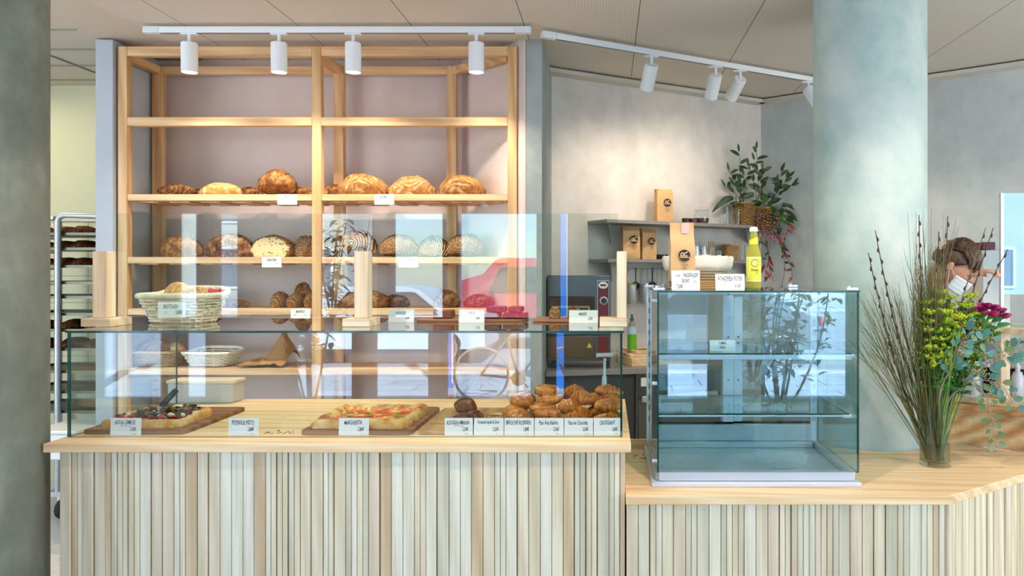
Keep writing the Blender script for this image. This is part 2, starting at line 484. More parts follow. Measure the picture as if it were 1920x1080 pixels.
for _x, _lab in ((-2.27, 'bright blue steel post on the pavement, mirrored near the middle of the counter screen'), (-.69, 'bright blue steel post on the pavement, mirrored beside the croissants'), (-7.2, 'bright blue steel post outside, mirrored at the left end of the counter screen')):
    _r = empty('street_post', (_x, -4.7, -.02), _lab, 'post')
    MB().box(_x - .09, _x + .09, -4.74, -4.66, -.019, 3.6).build('post_shaft', plain('blue_lacquer', '1f7fe0', .35), _r, bevel=.006)
    MB().box(_x - .095, _x - .078, -4.655, -4.645, .05, 3.55).box(_x + .078, _x + .095, -4.655, -4.645, .05, 3.55).build('white_edging', M['white_metal'], _r)

asph = plain('street_asphalt', '98a4b0', .9, var=.12, vs=3)
pav = NT('pavement_slabs'); _b = pav.n('TexBrick'); pav.l(pav.pos(), _b.inputs[0]); _b.inputs['Scale'].default_value = 1
_b.inputs['Brick Width'].default_value = .9; _b.inputs['Row Height'].default_value = .45; _b.inputs['Mortar Size'].default_value = .012
_b.inputs['Color1'].default_value = lin('a6b4c2'); _b.inputs['Color2'].default_value = lin('bac6d0'); _b.inputs['Mortar'].default_value = lin('6f7679')
pav.col(_b.outputs[0]); pav = pav.set(.9)
struct(MB().box(-30, 30, -6.2, FY - .06, -.14, -.02), 'floor_pavement', pav)
struct(MB().box(-30, 30, -6.45, -6.2, -.14, -.0), 'trim_kerb', plain('kerb_stone', 'c9cbc6', .8, var=.2, vs=12))
struct(MB().box(-40, 40, -26, -6.45, -.3, -.14), 'floor_street', asph)
struct(MB().box(-40, 40, -60, -26, -.2, -.02), 'floor_far_pavement', pav)

def facade(x0, x1, H, label, col, tint):
    y0 = -38
    root = empty('town_building', ((x0 + x1) / 2, y0, -.02), label, 'building')
    MB().box(x0, x1, y0 - 6, y0, -.02, H).build('facade_wall', plain('render_' + tint, col, .8, var=.05, vs=.6), root)
    MB().box(x0 - .2, x1 + .2, y0, y0 + .2, H - .5, H).build('cornice', plain('cornice_' + tint, 'e6e8e6', .8), root)
    gl = plain('window_panes_' + tint, '4a6078', .15); wh = plain('window_surround_' + tint, 'efece4', .7)
    n = int((x1 - x0) / 4.2)
    for k in range(n):
        x = x0 + (k + .5) * (x1 - x0) / n
        z = 4.4
        while z < H - 2.5:
            f = MB().box(x - .75, x + .75, y0 + .005, y0 + .1, z, z + 1.9).build('window', wh, root)
            MB().box(x - .62, x + .62, y0 + .101, y0 + .12, z + .12, z + 1.78).build('pane', gl, f); z += 3.4
        f = MB().box(x - 1.5, x + 1.5, y0 + .005, y0 + .1, .5, 3.0).build('window', wh, root)
        MB().box(x - 1.35, x + 1.35, y0 + .101, y0 + .12, .65, 2.85).build('pane', gl, f)
facade(-34, -15.5, 11, 'cream rendered town building to the left across the street', 'c4bfb2', 'cream')
facade(-4.0, 34, 9, 'long grey-white town building to the right across the street', 'b4bcc2', 'grey')
def car(name, x, y, L, H, paint, label, van=False, flip=1):
    root = empty(name, (x, y, -.14), label, 'van' if van else 'car')
    W = 1.75; z0 = -.14
    if van: prof = [(-.5, .28), (.5, .28), (.5, .62), (.47, .75), (.36, .82), (.30, .97), (.27, 1.0), (-.46, 1.0), (-.5, .9)]
    else: prof = [(-.5, .22), (.5, .22), (.5, .48), (.47, .58), (.30, .64), (.17, .95), (.10, 1.0), (-.18, 1.0), (-.27, .96), (-.38, .68), (-.48, .62)]
    prof = [(a * L * flip, b * H) for a, b in prof]
    if flip < 0: prof = prof[::-1]
    n = len(prof); mb = MB(); vs = []
    for k, (yy, ins) in enumerate(((-W / 2, .0), (-W / 2 + .12, -.0), (W / 2 - .12, 0), (W / 2, 0))):
        for a, b in prof:
            t = .06 if (k in (0, 3) and b > H * .6) else 0
            vs.append((x + a, y + yy * (1 - t * 2.2), z0 + b - (.02 if k in (0, 3) else 0)))
    fs = [tuple(range(n))[::-1], tuple(range(3 * n, 4 * n))]
    for k in range(3):
        for i in range(n): fs.append((k * n + i, k * n + (i + 1) % n, (k + 1) * n + (i + 1) % n, (k + 1) * n + i))
    mb.add(vs, fs); mb.build('body', plain(name + '_paint', paint, .25, 0, .6), root, smooth=30)
    gl = M['carglass'] = M.get('carglass') or plain('tinted_car_glass', '26323c', .08, 0, .8)
    wnd = [(-.24, .67), (.26, .67), (.15, .93), (-.16, .93)] if not van else [(.08, .62), (.33, .62), (.27, .9), (.08, .9)]
    wm = MB()
    for s_ in (-1, 1):
        yy = y + s_ * (W / 2 * .96 + .01)
        pts = [(x + a * L * flip, yy, z0 + b * H) for a, b in wnd]
        wm.add(pts + [(p[0], p[1] - s_ * .03, p[2]) for p in pts], [(0, 1, 2, 3), (7, 6, 5, 4), (0, 4, 5, 1), (1, 5, 6, 2), (2, 6, 7, 3), (3, 7, 4, 0)])
    wm.build('side_window', gl, root)
    ty = M['tyre'] = M.get('tyre') or plain('tyre_rubber', '1d1e20', .8); rim = M['steel']
    for s_ in (-1, 1):
        for a in (-.32, .32):
            c = (x + a * L * flip, y + s_ * (W / 2 - .1), z0 + .32)
            Q = Matrix.Rotation(R(90), 3, 'X')
            wl = MB().lathe([(.1, -.11), (.27, -.11), (.32, -.08), (.32, .08), (.27, .11), (.1, .11)], c, 28, M=Q).build('wheel', ty, root)
            h = MB().lathe([(.03, -.125), (.06, -.125), (.06, .125), (.03, .125)], c, 14, M=Q)
            for q in range(5):
                an = q * 2 * pi / 5
                h.beam((c[0], c[1] + .0, c[2]), (c[0] + cos(an) * .24, c[1], c[2] + sin(an) * .24), .235, .06, up=(0, 1, 0))
            h.tube([(c[0] + cos(t) * .235, c[1] + .09, c[2] + sin(t) * .235) for t in [i * pi / 12 for i in range(24)]], .025, 6, closed=True)
            h.build('rim', rim, wl)
    lt = MB()
    for yy in (-.6, .6): lt.box(x - L * .5 * flip - .02, x - L * .5 * flip + .02, y + yy - .15, y + yy + .15, z0 + H * .5, z0 + H * .62)
    lt.build('tail_light', plain('red_tail_light', 'c01818', .3), root)
    return root
car('delivery_van', -1.2, -11.4, 4.6, 2.05, 'cc3450', 'red van parked on the street, reflected in the counter screen', True, -1)
car('parked_car', -4.4, -9.0, 4.2, 1.45, 'dfe4e8', 'white car parked nearest the shop, reflected beside the middle wooden post', False, 1)
car('parked_car', 1.9, -8.9, 4.2, 1.45, '5e6b78', 'grey car parked at the kerb, reflected in the tall display case', False, -1)

def bicycle(x, y):
    root = empty('bicycle', (x, y, -.02), 'city bicycle leaning on the pavement outside, reflected in the pastry glass', 'bicycle')
    rr = .34; z = .34 - .02; dk = M['black']
    for i, cx in enumerate((x - .55, x + .5)):
        wm = MB().tube([(cx + cos(t) * rr, y, z + sin(t) * rr) for t in [k * pi / 20 for k in range(40)]], .017, 6, closed=True)
        o = wm.build('wheel', plain('bicycle_rim', 'b9a58a', .4), root)
        s = MB()
        for k in range(16): s.tube([(cx, y, z), (cx + cos(k * pi / 8) * rr, y, z + sin(k * pi / 8) * rr)], .0015, 4)
        s.build('spokes', M['steel'], o)
    f = MB()
    bb = (x - .08, y, .27); st = (x - .22, y, .78); hd = (x + .32, y, .8); ra = (x - .55, y, z); fa = (x + .5, y, z)
    for a, b in ((bb, st), (st, hd), (bb, hd), (bb, ra), (st, ra), (hd, fa)): f.tube([a, b], .016, 8)
    f.build('frame', plain('grey_bicycle_frame', '7d858c', .35, .3), root)
    MB().tube([hd, (hd[0] - .03, y, .98), (hd[0] - .08, y - .25, 1.0), (hd[0] - .2, y - .3, .98)], .013, 8).tube([(hd[0] - .03, y, .98), (hd[0] - .08, y + .25, 1.0), (hd[0] - .2, y + .3, .98)], .013, 8).build('handlebar', M['steel'], root)
    MB().ball((x - .25, y, .86), (.13, .07, .035)).tube([st, (x - .24, y, .85)], .012).build('saddle', dk, root)
    MB().lathe([(.02, -.01), (.09, -.01), (.09, .01), (.02, .01)], bb, 20, M=Matrix.Rotation(R(90), 3, 'X')).beam((bb[0], y - .03, bb[2]), (bb[0] + .12, y - .03, bb[2] - .12), .02, .02).build('crank', dk, root)
bicycle(-1.05, -3.6)
# ------------------------------------------------------------------ track lighting
TW = M['white_metal']
def track(a, b, label, conn=True):
    a = Vector(a); b = Vector(b)
    root = empty('lighting_track', tuple((a + b) / 2), label, 'light track', 'white ceiling tracks')
    MB().beam(a, b, .036, .034).build('rail', TW, root, bevel=.003)
    d = (b - a).normalized()
    for q0, q1 in ((a, a - d * .09), (b, b + d * .09)): MB().beam(q0, q1, .038, .036).build('end_piece', plain('track_end_piece', 'dfe2e2', .4), root, bevel=.003)
    MB().beam(a + Vector((0, 0, -.0175)), b + Vector((0, 0, -.0175)), .012, .002).build('slot', M['dark'], root)
TZ = 2.985
tA = Vector((-2.50, 4.17, TZ)); tB = Vector((-.52, 4.17, TZ))
track(tA, tB, 'white ceiling light track running straight above the bread shelves')
tC = Vector((-.30, 4.28, TZ)); tD = Vector((1.60, 5.35, TZ))
track(tC, tD, 'white ceiling light track running at a slant towards the far corner')
lens_on = NT('lamp_lens_lit'); lens_on.b.inputs['Emission Color'].default_value = (1, .86, .66, 1); lens_on.b.inputs['Emission Strength'].default_value = 14; lens_on = lens_on.set(.3)
lens_off = plain('lamp_lens', 'd8d4cc', .3)
def spot(p, aim, label, watts=0, ang=62, blend=.6, col=(1, .86, .70), lit=True):
    p = Vector(p)
    root = empty('track_spotlight', tuple(p), label, 'spotlight', 'white cylinder spotlights')
    MB().box(p.x - .045, p.x + .045, p.y - .015, p.y + .015, p.z - .026, p.z - .017).build('adapter', TW, root, bevel=.002)
    piv = p + Vector((0, 0, -.075)); d = (Vector(aim) - piv).normalized()
    MB().tube([p + Vector((0, 0, -.02)), piv + Vector((0, 0, -.005))], .009, 12).build('stem', TW, root)
    q = d.to_track_quat('Z', 'Y').to_matrix()
    L = .165; r = .043
    c = piv + d * (L / 2 - .005)
    body = MB().lathe([(0, -L / 2), (r - .004, -L / 2), (r, -L / 2 + .004), (r, L / 2), (r - .004, L / 2), (r - .006, L / 2 - .018), (0, L / 2 - .018)], c, 36, M=q).build('housing', TW, root, smooth=30)
    MB().lathe([(0, L / 2 - .0165), (r - .007, L / 2 - .0165), (r - .007, L / 2 - .012), (0, L / 2 - .012)], c, 24, M=q).build('lens', lens_on if watts else lens_off, body)
    if watts:
        lp = c + d * (L / 2 + .004)
        lamp('SPOT', 'spot_beam', lp - p, watts, col, d.to_track_quat('-Z', 'Y').to_euler(), root, spot_size=R(ang), spot_blend=blend, shadow_soft_size=.03)
    return root
for px, name, ax in ((355, 'leftmost of the white spotlights over the bread shelves, hanging straight down', -2.45), (523, 'second white spotlight from the left over the bread shelves', -1.95),
                 (662, 'white spotlight just right of the middle upright of the bread shelves', -1.35), (893, 'white spotlight over the right end of the bread shelves', -.95)):
    x = XP(px, 4.17)
    spot((x, 4.17, TZ), (x, 4.19, 1.6), name, 34, 128, .8)
def on_track(px):
    k = (px - CX) / F          # point on slanted track at this bearing
    t = (k * tC.y - tC.x) / ((tD.x - tC.x) - k * (tD.y - tC.y))
    return tC + (tD - tC) * t
spot(on_track(1222), (.05, 5.35, 1.9), 'first white spotlight on the slanted track, tilted towards the pale wall', 26, 110, 1.0)
spot(on_track(1342), (.55, 5.7, 1.9), 'second white spotlight on the slanted track with its lens lit', 24, 120, 1.0)
spot(on_track(1388), (.6, 5.7, 2.3), 'third white spotlight on the slanted track, tipped nearly level', 0)
spot(on_track(1516), (2.2, 4.2, 1.0), 'last white spotlight on the slanted track beside the round column', 50, 110)

# extra spotlights added out of view to brighten the counters and right side
for i, (x, y) in enumerate(((-1.4, 2.2), (.4, 2.2), (1.5, 2.5))):
    spot((x, y, CEIL + .01), (x * .95, 3.3, 1.0), 'added unseen fill spotlight above the customer side, %s' % ('over the pizza end', 'over the pastry end', 'over the flower vase')[i], (66, 66, 34)[i], 95)

# ------------------------------------------------------------------ service counter with slats
def slats(x0, y0, x1, y1, z0, z1, pitch=.0435, depth=.018, seed=1, out=(0, -1)):
    rnd = random.Random(seed); m = MB(); L = math.hypot(x1 - x0, y1 - y0); n = int(round(L / pitch)); p = L / n
    dx, dy = (x1 - x0) / L, (y1 - y0) / L
    nx, ny = dy, -dx
    if nx * out[0] + ny * out[1] < 0: nx, ny = -nx, -ny
    last = 0
    for i in range(n):
        w = p - .0018 - (.0 if rnd.random() < .8 else .003)
        a = i * p
        mi = rnd.choice([0, 0, 1, 1, 2, 2, 3, 5, 5, 5, 4]) if last != 4 else rnd.choice([0, 1, 2, 5])
        last = mi
        d = depth * rnd.choice([1, 1, .85])
        # every slat is a strip with a chamfered face and slightly narrower back
        if rnd.random() < .35: # pair of narrow strips
            segs = [(a, a + w * .48, mi), (a + w * .52, a + w, rnd.choice([0, 1, 2, 5]))]
        else: segs = [(a, a + w, mi)]
        for s0, s1, mm in segs:
            c = .003
            prof = [(s0, 0), (s0, d - c), (s0 + c, d), (s1 - c, d), (s1, d - c), (s1, 0)]
            m.prism([(x0 + dx * u + nx * v, y0 + dy * u + ny * v) for u, v in prof], z0, z1, mm)
    return m
HU = .996; HL = .804
ctr = empty('service_counter', (-1.0, 3.2, 0), 'tall left counter clad in pale upright slats, under the pastry glass', 'counter')
wt = MB().box(-2.12, .086, 2.80, 3.77, HU - .034, HU)
wt.build('worktop', M['ash_x'], ctr, bevel=.003)
slats(-2.07, 2.835, .048, 2.835, .06, HU - .0345, seed=3).build('slat_cladding', SL, ctr, smooth=20)
MB().box(-2.065, .045, 2.835, 3.72, .05, HU - .036).build('carcass', M['pale_z'], ctr)
MB().box(.0455, .064, 2.822, 3.72, .06, HU - .036).build('end_panel', M['pale_z'], ctr, bevel=.002)
MB().box(-2.03, .02, 2.87, 3.70, 0, .05).build('plinth', M['dark'], ctr)

low = empty('low_counter', (1.0, 3.2, 0), 'lower right counter clad in pale slats with angled end, carrying the empty display case', 'counter')
top = [(.06, 2.787), (1.275, 2.787), (2.15, 3.37), (2.02, 3.50), (1.64, 3.70), (1.60, 4.02), (.9, 4.02), (.9, 3.53), (.088, 3.53), (.088, 2.79), (.06, 2.79)]
wl = MB().prism([(.0665, 2.787), (1.275, 2.787), (2.25, 3.437), (1.90, 3.45), (1.67, 3.64), (1.61, 3.79)] + [(1.305 + .275 * cos(R(a)), 3.735 + .275 * sin(R(a))) for a in range(10, -200, -10)] + [(.95, 3.80), (.95, 3.53), (.0665, 3.53)], HL - .034, HL)
wl.build('worktop', M['ash_x'], low, bevel=.003)
slats(.07, 2.812, 1.262, 2.812, .05, HL - .0345, seed=11).build('slat_cladding', SL, low, smooth=20)
slats(1.268, 2.812, 2.22, 3.447, .05, HL - .0345, seed=19, out=(1, -1)).build('slat_cladding', SL, low, smooth=20)
MB().prism([(.07, 2.813), (1.268, 2.813), (2.15, 3.40), (1.85, 3.46), (1.0, 3.40), (1.0, 3.5), (.07, 3.5)], .04, HL - .036).build('carcass', M['pale_z'], low)
MB().box(.09, .9, 3.531, 3.55, .3, .845).build('back_ledge', M['ash_x'], low, bevel=.002)

# raised rear counter on the far right
rear = empty('raised_rear_counter', (2.1, 3.8, 0), 'raised honey-coloured wooden bar behind the flower vase, at the right edge', 'counter')
MB().prism([(1.60, 3.70), (1.66, 3.652), (1.92, 3.448), (2.5, 2.99), (2.72, 3.26), (1.84, 3.985), (1.62, 3.96)], HL + .001, .972).build('riser_panel', wood('honey_board', 'c58a4e', 'e6b87c', 'x', c3='edd0a0'), rear)
MB().prism([(1.60, 3.675), (1.90, 3.43), (2.5, 2.96), (2.74, 3.27), (1.85, 4.01), (1.61, 3.98)], .973, 1.0).build('top_board', wood('brown_edge_board', 'b07a48', 'd9a66c', 'x'), rear, bevel=.002)
MB().prism([(1.70, 3.66), (1.93, 3.475), (2.5, 3.03), (2.62, 3.15), (1.82, 3.80)], 1.001, 1.035).build('shelf_board', M['ash_x'], rear, bevel=.002)

# ------------------------------------------------------------------ pastry display glass on the tall counter
pc = empty('pastry_display_case', (-1.02, 3.2, HU), 'long low glass pastry case with green-tinted edges on the tall counter', 'display case')
GX0, GX1, GY0, GY1, GZ = -2.105, .056, 2.907, 3.637, 1.411
def pane(name, x0, x1, y0, y1, z0, z1, mat, parent, edge=None, thin='y', e=.0015):
    """A glass sheet with its ground edges in tinted glass: faces slot 0, edges slot 1."""
    m = MB().box(x0, x1, y0, y1, z0, z1)
    ax = {'x': (0, 1), 'y': (4, 5), 'z': (2, 3)}   # box face order: -x,+x,-y..,
    # faces: 0:-x 1:+x 2:-y 3:+y 4:-z 5:+z
    keep = {'x': (0, 1), 'y': (2, 3), 'z': (4, 5)}[thin]
    m.m = [0 if i in keep else 1 for i in range(6)]
    return m.build(name, [mat, edge or M['glass_edge']], parent, smooth=0)
pane('front_pane', GX0, GX1, GY0, GY0 + .008, HU + .001, GZ - .009, M['glass_case'], pc, thin='y')
pane('side_pane', GX0, GX0 + .008, GY0 + .009, GY1, HU + .001, GZ - .009, M['glass_side'], pc, thin='x')
pane('side_pane', GX1 - .008, GX1, GY0 + .009, GY1, HU + .001, GZ - .009, M['glass_side'], pc, thin='x')
pane('top_pane', GX0 - .006, GX1 + .006, GY0 - .004, GY1, GZ - .008, GZ, M['glass_top'], pc, thin='z')

# ------------------------------------------------------------------ sneeze guard standing on the glass top
sg = empty('sneeze_guard', (-1.0, 3.18, GZ), 'upright clear screen held by three wooden posts on the pastry case top', 'screen')
for (bx0, bx1, px0, px1) in ((-2.19, -2.068, -2.165, -2.105), (-1.104, -.99, -1.066, -1.008), (-.035, .079, .037, .078)):
    b = MB().box(bx0, bx1, 3.10, 3.245, GZ + .0005, GZ + .034).build('post_base', M['pale_x'], sg, bevel=.002)
    MB().box(px0, px1, 3.135, 3.195, GZ + .0345, 1.726).build('post', M['pale_z'], sg, bevel=.002)
m = MB().box(-2.112, .040, 3.196, 3.202, GZ + .0345, 1.888)
m.m = [1, 1, 0, 0, 1, 1]
m.build('pane', [M['glass'], plain('acrylic_edge', 'b9ccd8', .2)], sg, smooth=0)

# ------------------------------------------------------------------ tall empty display case on the low counter
dc = empty('display_case', (.573, 3.2, HL), 'tall empty glass display case with steel base and two glass shelves', 'display case')
X0, X1, Y0, Y1, ZT = .17, .985, 2.897, 3.51, 1.567
MB().box(X0, X1, Y0, Y1, HL + .0005, HL + .018).build('base_plate', M['alu'], dc, bevel=.003)
MB().box(X0 + .028, X1 - .022, Y0 + .018, Y0 + .034, HL + .019, HL + .056).build('front_profile', M['alu'], dc, bevel=.004)
MB().box(X0 + .03, X1 - .04, Y0 + .035, Y1 - .03, HL + .0185, HL + .024).build('floor_pan', M['steel'], dc)
MB().box(X0 + .03, X1 - .04, Y1 - .075, Y1 - .03, HL + .024, HL + .05).box(X0 + .03, X1 - .04, Y1 - .045, Y1 - .03, HL + .05, HL + .125).build('rear_sill', M['steel'], dc, bevel=.003)
for x in (X0 + .016, X1 - .036):
    MB().box(x, x + .022, Y0 + .036, Y1, HL + .0185, HL + .05).build('side_rail', M['steel'], dc, bevel=.002)
fp = MB().box(X0 + .028, X1 - .008, Y0 + .008, Y0 + .014, HL + .057, ZT - .008); fp.m = [1, 1, 0, 0, 1, 1]
fp.build('front_pane', [M['glass_tall'], M['glass_edge']], dc, smooth=0)
for x in (X0 + .022, X1 - .014):
    sp = MB().box(x, x + .006, Y0 + .016, Y1 - .04, HL + .052, ZT - .008); sp.m = [0, 0, 1, 1, 1, 1]
    sp.build('side_pane', [M['glass_side'], M['glass_edge']], dc, smooth=0)
tp = MB().box(X0 + .024, X1 - .005, Y0 + .004, Y1 - .03, ZT - .007, ZT); tp.m = [1, 1, 1, 1, 0, 0]
tp.build('top_pane', [M['glass_top'], M['glass_edge']], dc, smooth=0)
for x in (X0 + .01, X1 - .042):
    pm = MB().box(x, x + .03, Y1 - .038, Y1 - .008, HL + .02, ZT - .01)
    o = pm.build('rear_upright', M['alu'], dc, bevel=.002)
    sl = MB()
    for k in range(12):
        for dxx in (.009, .018): sl.box(x + dxx, x + dxx + .002, Y1 - .0392, Y1 - .0382, HL + .14 + k * .05, HL + .165 + k * .05)
    sl.build('slots', M['steel_dark'], o)
MB().box(X0 + .04, X1 - .043, Y1 - .034, Y1 - .012, ZT - .035, ZT - .01).build('rear_top_rail', M['alu'], dc, bevel=.002)
for i, (a, b, yy) in enumerate(((X0 + .042, .585, Y1 - .030), (.588, X1 - .044, Y1 - .018))):
    d = MB().box(a + .003, b - .003, yy, yy + .005, HL + .13, ZT - .037).build('sliding_door', M['glass_side'], dc, smooth=0)
    e = (b - .050, b) if i == 0 else (a, a + .040)
    st = MB().box(e[0], e[1], yy - .004, yy + .009, HL + .126, ZT - .036).build('door_stile', M['alu'], d, bevel=.002)
    sc = MB()
    for z in (.05, .2, .4, .6):
        sc.lathe([(.004, -.001), (.004, .001)], ((e[0] + e[1]) / 2, yy - .0052, HL + .13 + z), 10, M=Matrix.Rotation(R(90), 3, 'X'))
    sc.build('screws', M['steel_dark'], st)
    MB().box(a, b, yy - .004, yy + .009, HL + .126, HL + .136).build('door_bottom_rail', M['black'], d)
for z, ya in ((1.319, 2.95), (1.075, 2.98)):
    sp = MB().box(X0 + .032, X1 - .022, ya, 3.42, z - .006, z); sp.m = [1, 1, 1, 1, 0, 0]
    s = sp.build('glass_shelf', [glassmat('shelf_glass', 'e8f6f6', .05) if z > 1.3 else bpy.data.materials['shelf_glass'], M['glass_edge']], dc, smooth=0)
    MB().box(X0 + .032, X1 - .022, ya - .003, ya + .012, z - .026 if z > 1.3 else z - .014, z - .007).build('front_rail', M['alu'], s, bevel=.002)
    for x in (X0 + .034, X1 - .032):
        MB().add([(x, 3.47, z - .007), (x, ya + .02, z - .007), (x, ya + .02, z - .018), (x, 3.40, z - .03), (x, 3.47, z - .09),
                  (x + .004, 3.47, z - .007), (x + .004, ya + .02, z - .007), (x + .004, ya + .02, z - .018), (x + .004, 3.40, z - .03), (x + .004, 3.47, z - .09)],
                 [(0, 1, 2, 3, 4), (9, 8, 7, 6, 5), (0, 5, 6, 1), (1, 6, 7, 2), (2, 7, 8, 3), (3, 8, 9, 4), (4, 9, 5, 0)]).build('bracket', M['alu'], s, smooth=0)
    MB().lathe([(.008, -.018), (.008, .018)], (X1 - .03, ya + .004, z - .012), 14, M=Matrix.Rotation(R(90), 3, 'Y')).build('clamp', M['alu'], s)
for x, y in ((X0 + .03, Y0 + .03), (X1 - .03, Y0 + .03), (X0 + .02, Y1 - .06), (X1 - .13, Y1 - .05)):
    MB().box(x - .022, x + .022, y - .012, y + .012, ZT + .0005, ZT + .011).lathe([(.006, .011), (.006, .018), (0, .018)], (x - .01, y, ZT), 10).build('hinge', M['alu'], dc, bevel=.002)
for z in (ZT - .04, 1.2, HL + .09):
    MB().lathe([(.004, -.012), (.007, -.010), (.007, .010), (.004, .012)], (X0 + .016, Y0 + .05, z), 12, M=Matrix.Rotation(R(90), 3, 'Y')).build('side_clip', M['alu'], dc)

# ------------------------------------------------------------------ bread shelf unit in the niche
su = empty('bread_shelf_unit', (-1.75, 4.68, 0), 'tall honey-coloured open wooden shelf unit built into the niche', 'shelf unit')
SF, SB = 4.47, 4.84
SH = {'a': 2.54, 'b': 2.10, 'c': 1.724, 'd': 1.415, 'e': 1.055}
for x in (-2.935, -1.773, -.601):
    MB().box(x, x + .055, SF, SF + .05, 0, 2.985).build('post', M['shelf_z'], su, bevel=.002)
for x in (-2.925, -1.76, -1.035):
    MB().box(x, x + .062, SB - .05, SB, 0, 2.955).build('rear_post', M['shelf_z'], su, bevel=.002)
MB().box(-2.879, -1.774, SF, SF + .05, 2.93, 2.985).box(-1.717, -.602, SF, SF + .05, 2.93, 2.985).build('top_beam', M['shelf_x'], su, bevel=.002)
MB().box(-2.862, -1.761, SB - .045, SB, 2.905, 2.955).box(-1.697, -1.036, SB - .045, SB, 2.905, 2.955).build('rear_beam', M['shelf_x'], su, bevel=.002)
for a, b in (((-2.905, SF + .051), (-2.895, SB - .051)), ((-1.745, SF + .051), (-1.73, SB - .051)), ((-.60, SF + .051), (-.985, SB - .03))):
    MB().beam((a[0], a[1], 2.93), (b[0], b[1], 2.93), .045, .05).build('side_beam', M['shelf_y'], su, bevel=.002)
MB().box(-2.879, -1.774, SF, SF + .05, SH['a'] - .03, SH['a'] + .022).box(-1.717, -.602, SF, SF + .05, SH['a'] - .03, SH['a'] + .022).build('cross_beam', M['shelf_x'], su, bevel=.002)
for k in 'bcde':
    z = SH[k]
    MB().prism([(-2.879, SF + .004), (-1.774, SF + .004), (-1.774, SF + .051), (-1.717, SF + .051), (-1.717, SF + .004), (-.602, SF + .004), (-.602, SF + .06), (-.985, SB - .055),
                (-1.69, SB - .055), (-1.69, SB - .052), (-2.858, SB - .052), (-2.879, SB - .052)], z - .038, z).build('shelf_board', M['shelf_x'], su, bevel=.002)
    sl = MB()
    for q in range(12): sl.box(-2.85 + q * .19, -2.85 + q * .19 + .12, SF + .06, SB - .07, z - .046, z - .0385)
    # keep slats left of the slanted side
    sl.build('under_slats', M['shelf_y'], su)
# ------------------------------------------------------------------ price cards
def card(pos, w, h, lines, label, group=None, lean=8, rz=0, name='price_tag', thick=.0012):
    """pos = bottom centre. lines: (text, x, z, height, max width, ink) with x, z in fractions of the card."""
    root = empty(name, tuple(pos), label, 'price tag', group)
    T = Matrix.Translation(Vector(pos)) @ Matrix.Rotation(rz, 4, 'Z') @ Matrix.Rotation(R(-lean), 4, 'X')
    MB().box(-w / 2, w / 2, 0, thick, 0, h, M=T).build('card', M['paper'], root, smooth=0)
    for ink in ('ink', 'ink_grey'):
        L = MB()
        for (tx, x, z, hh, mw, k) in lines:
            if k != ink: continue
            t = fit_text(tx, mw * w, hh * h, .06, bold=.006)
            L.merge(t, T @ Matrix.Translation(Vector((x * w, -.0006, z * h))))
        if L.v: L.build('lettering', M[ink], root, smooth=0)
    return root
def std(title, price, small=True, th=.24):
    l = [(title, -.02, .74, th, .9, 'ink')]
    if price: l.append((price, .24, .36, .22, .42, 'ink'))
    return l
G_IN = 'price tags standing inside the pastry case'
ty = 2.93
tags = [(205, 263, 'NDUJA GEMÜSE', '3,00€', 'price tag lettered NDUJA GEMÜSE in front of the vegetable pizza'),
        (427, 484, 'PETERSILIE PESTO', '2,80€', 'price tag lettered PETERSILIE PESTO standing alone on the bare counter'),
        (634, 691, 'MARGHERITA', '2,80€', 'price tag lettered MARGHERITA in front of the cheese and tomato pizza'),
        (833, 886, 'KOUIGN AMANN', '2,50€', 'price tag lettered KOUIGN AMANN in front of the darkest pastry'),
        (888, 944, 'Tartelette Apfel & Zimt', '2,50€', 'price tag lettered Tartelette in front of the open tartlet'),
        (945, 1001, 'BRIOCHE ROSINEN', '1,80€', 'price tag lettered BRIOCHE in front of the raisin brioche'),
        (1002, 1057, 'Pain Aux Raisins', '2,50€', 'price tag lettered Pain Aux Raisins in the pastry row'),
        (1058, 1112, 'Pain au Chocolat', '2,00€', 'price tag lettered Pain au Chocolat, second from the right of the case'),
        (1113, 1167, 'CROISSANT', '1,80€', 'price tag lettered CROISSANT at the right end of the pastry case')]
for a, b, t, p, lab in tags:
    x0, x1 = XP(a, ty), XP(b, ty)
    ls = std(t, p, th=.25 if len(t) < 18 else .2)
    if t in ('NDUJA GEMÜSE', 'KOUIGN AMANN'):
        ls.append(('scharf  mit  buntem  gemüse', 0, .54, .07, .8, 'ink_grey'))
    ls.append(('pro stück', .28, .1, .07, .2, 'ink_grey'))
    card(((x0 + x1) / 2, ty + .004, HU + .0012), x1 - x0 - .001, .068, ls, lab, G_IN, lean=3)
G_TOP = 'price tags standing on the glass top of the pastry case'
def topcard(px0, px1, D, t, p, lab, h=.058, extra=()):
    x0, x1 = XP(px0, D), XP(px1, D)
    card(((x0 + x1) / 2, D, GZ + .0005), x1 - x0, h, std(t, p, th=.24) + list(extra), lab, G_TOP, lean=6)
topcard(728, 776, 3.36, 'FINANCIER', '2,20€', 'price tag lettered FINANCIER on the glass top right of the middle post')
topcard(860, 908, 3.34, 'CAPRESE', '3,50€', 'price tag lettered CAPRESE before the board of dark cakes', extra=[('schoko mandel', .3, .9, .06, .3, 'ink_grey')])
topcard(1067, 1121, 3.30, 'MARBRÉ', '3,50€', 'price tag lettered MARBRÉ beside the right wooden post')
G_SH = 'small name cards clipped to the bread shelf edges'
def shelfcard(px0, px1, k, t, lab):
    D = SF + .0005; x0, x1 = XP(px0, D), XP(px1, D); h = .062
    card(((x0 + x1) / 2, D, SH[k] - h + .0), x1 - x0, h, [(t, 0, .72, .27, .74, 'ink'), ('1/2 3,20', -.27, .38, .13, .3, 'ink_grey'), ('1/1 6,40', .22, .38, .13, .3, 'ink_grey'), ('weizen, wasser, salz', .05, .12, .06, .6, 'ink_grey')], lab, G_SH, lean=0)
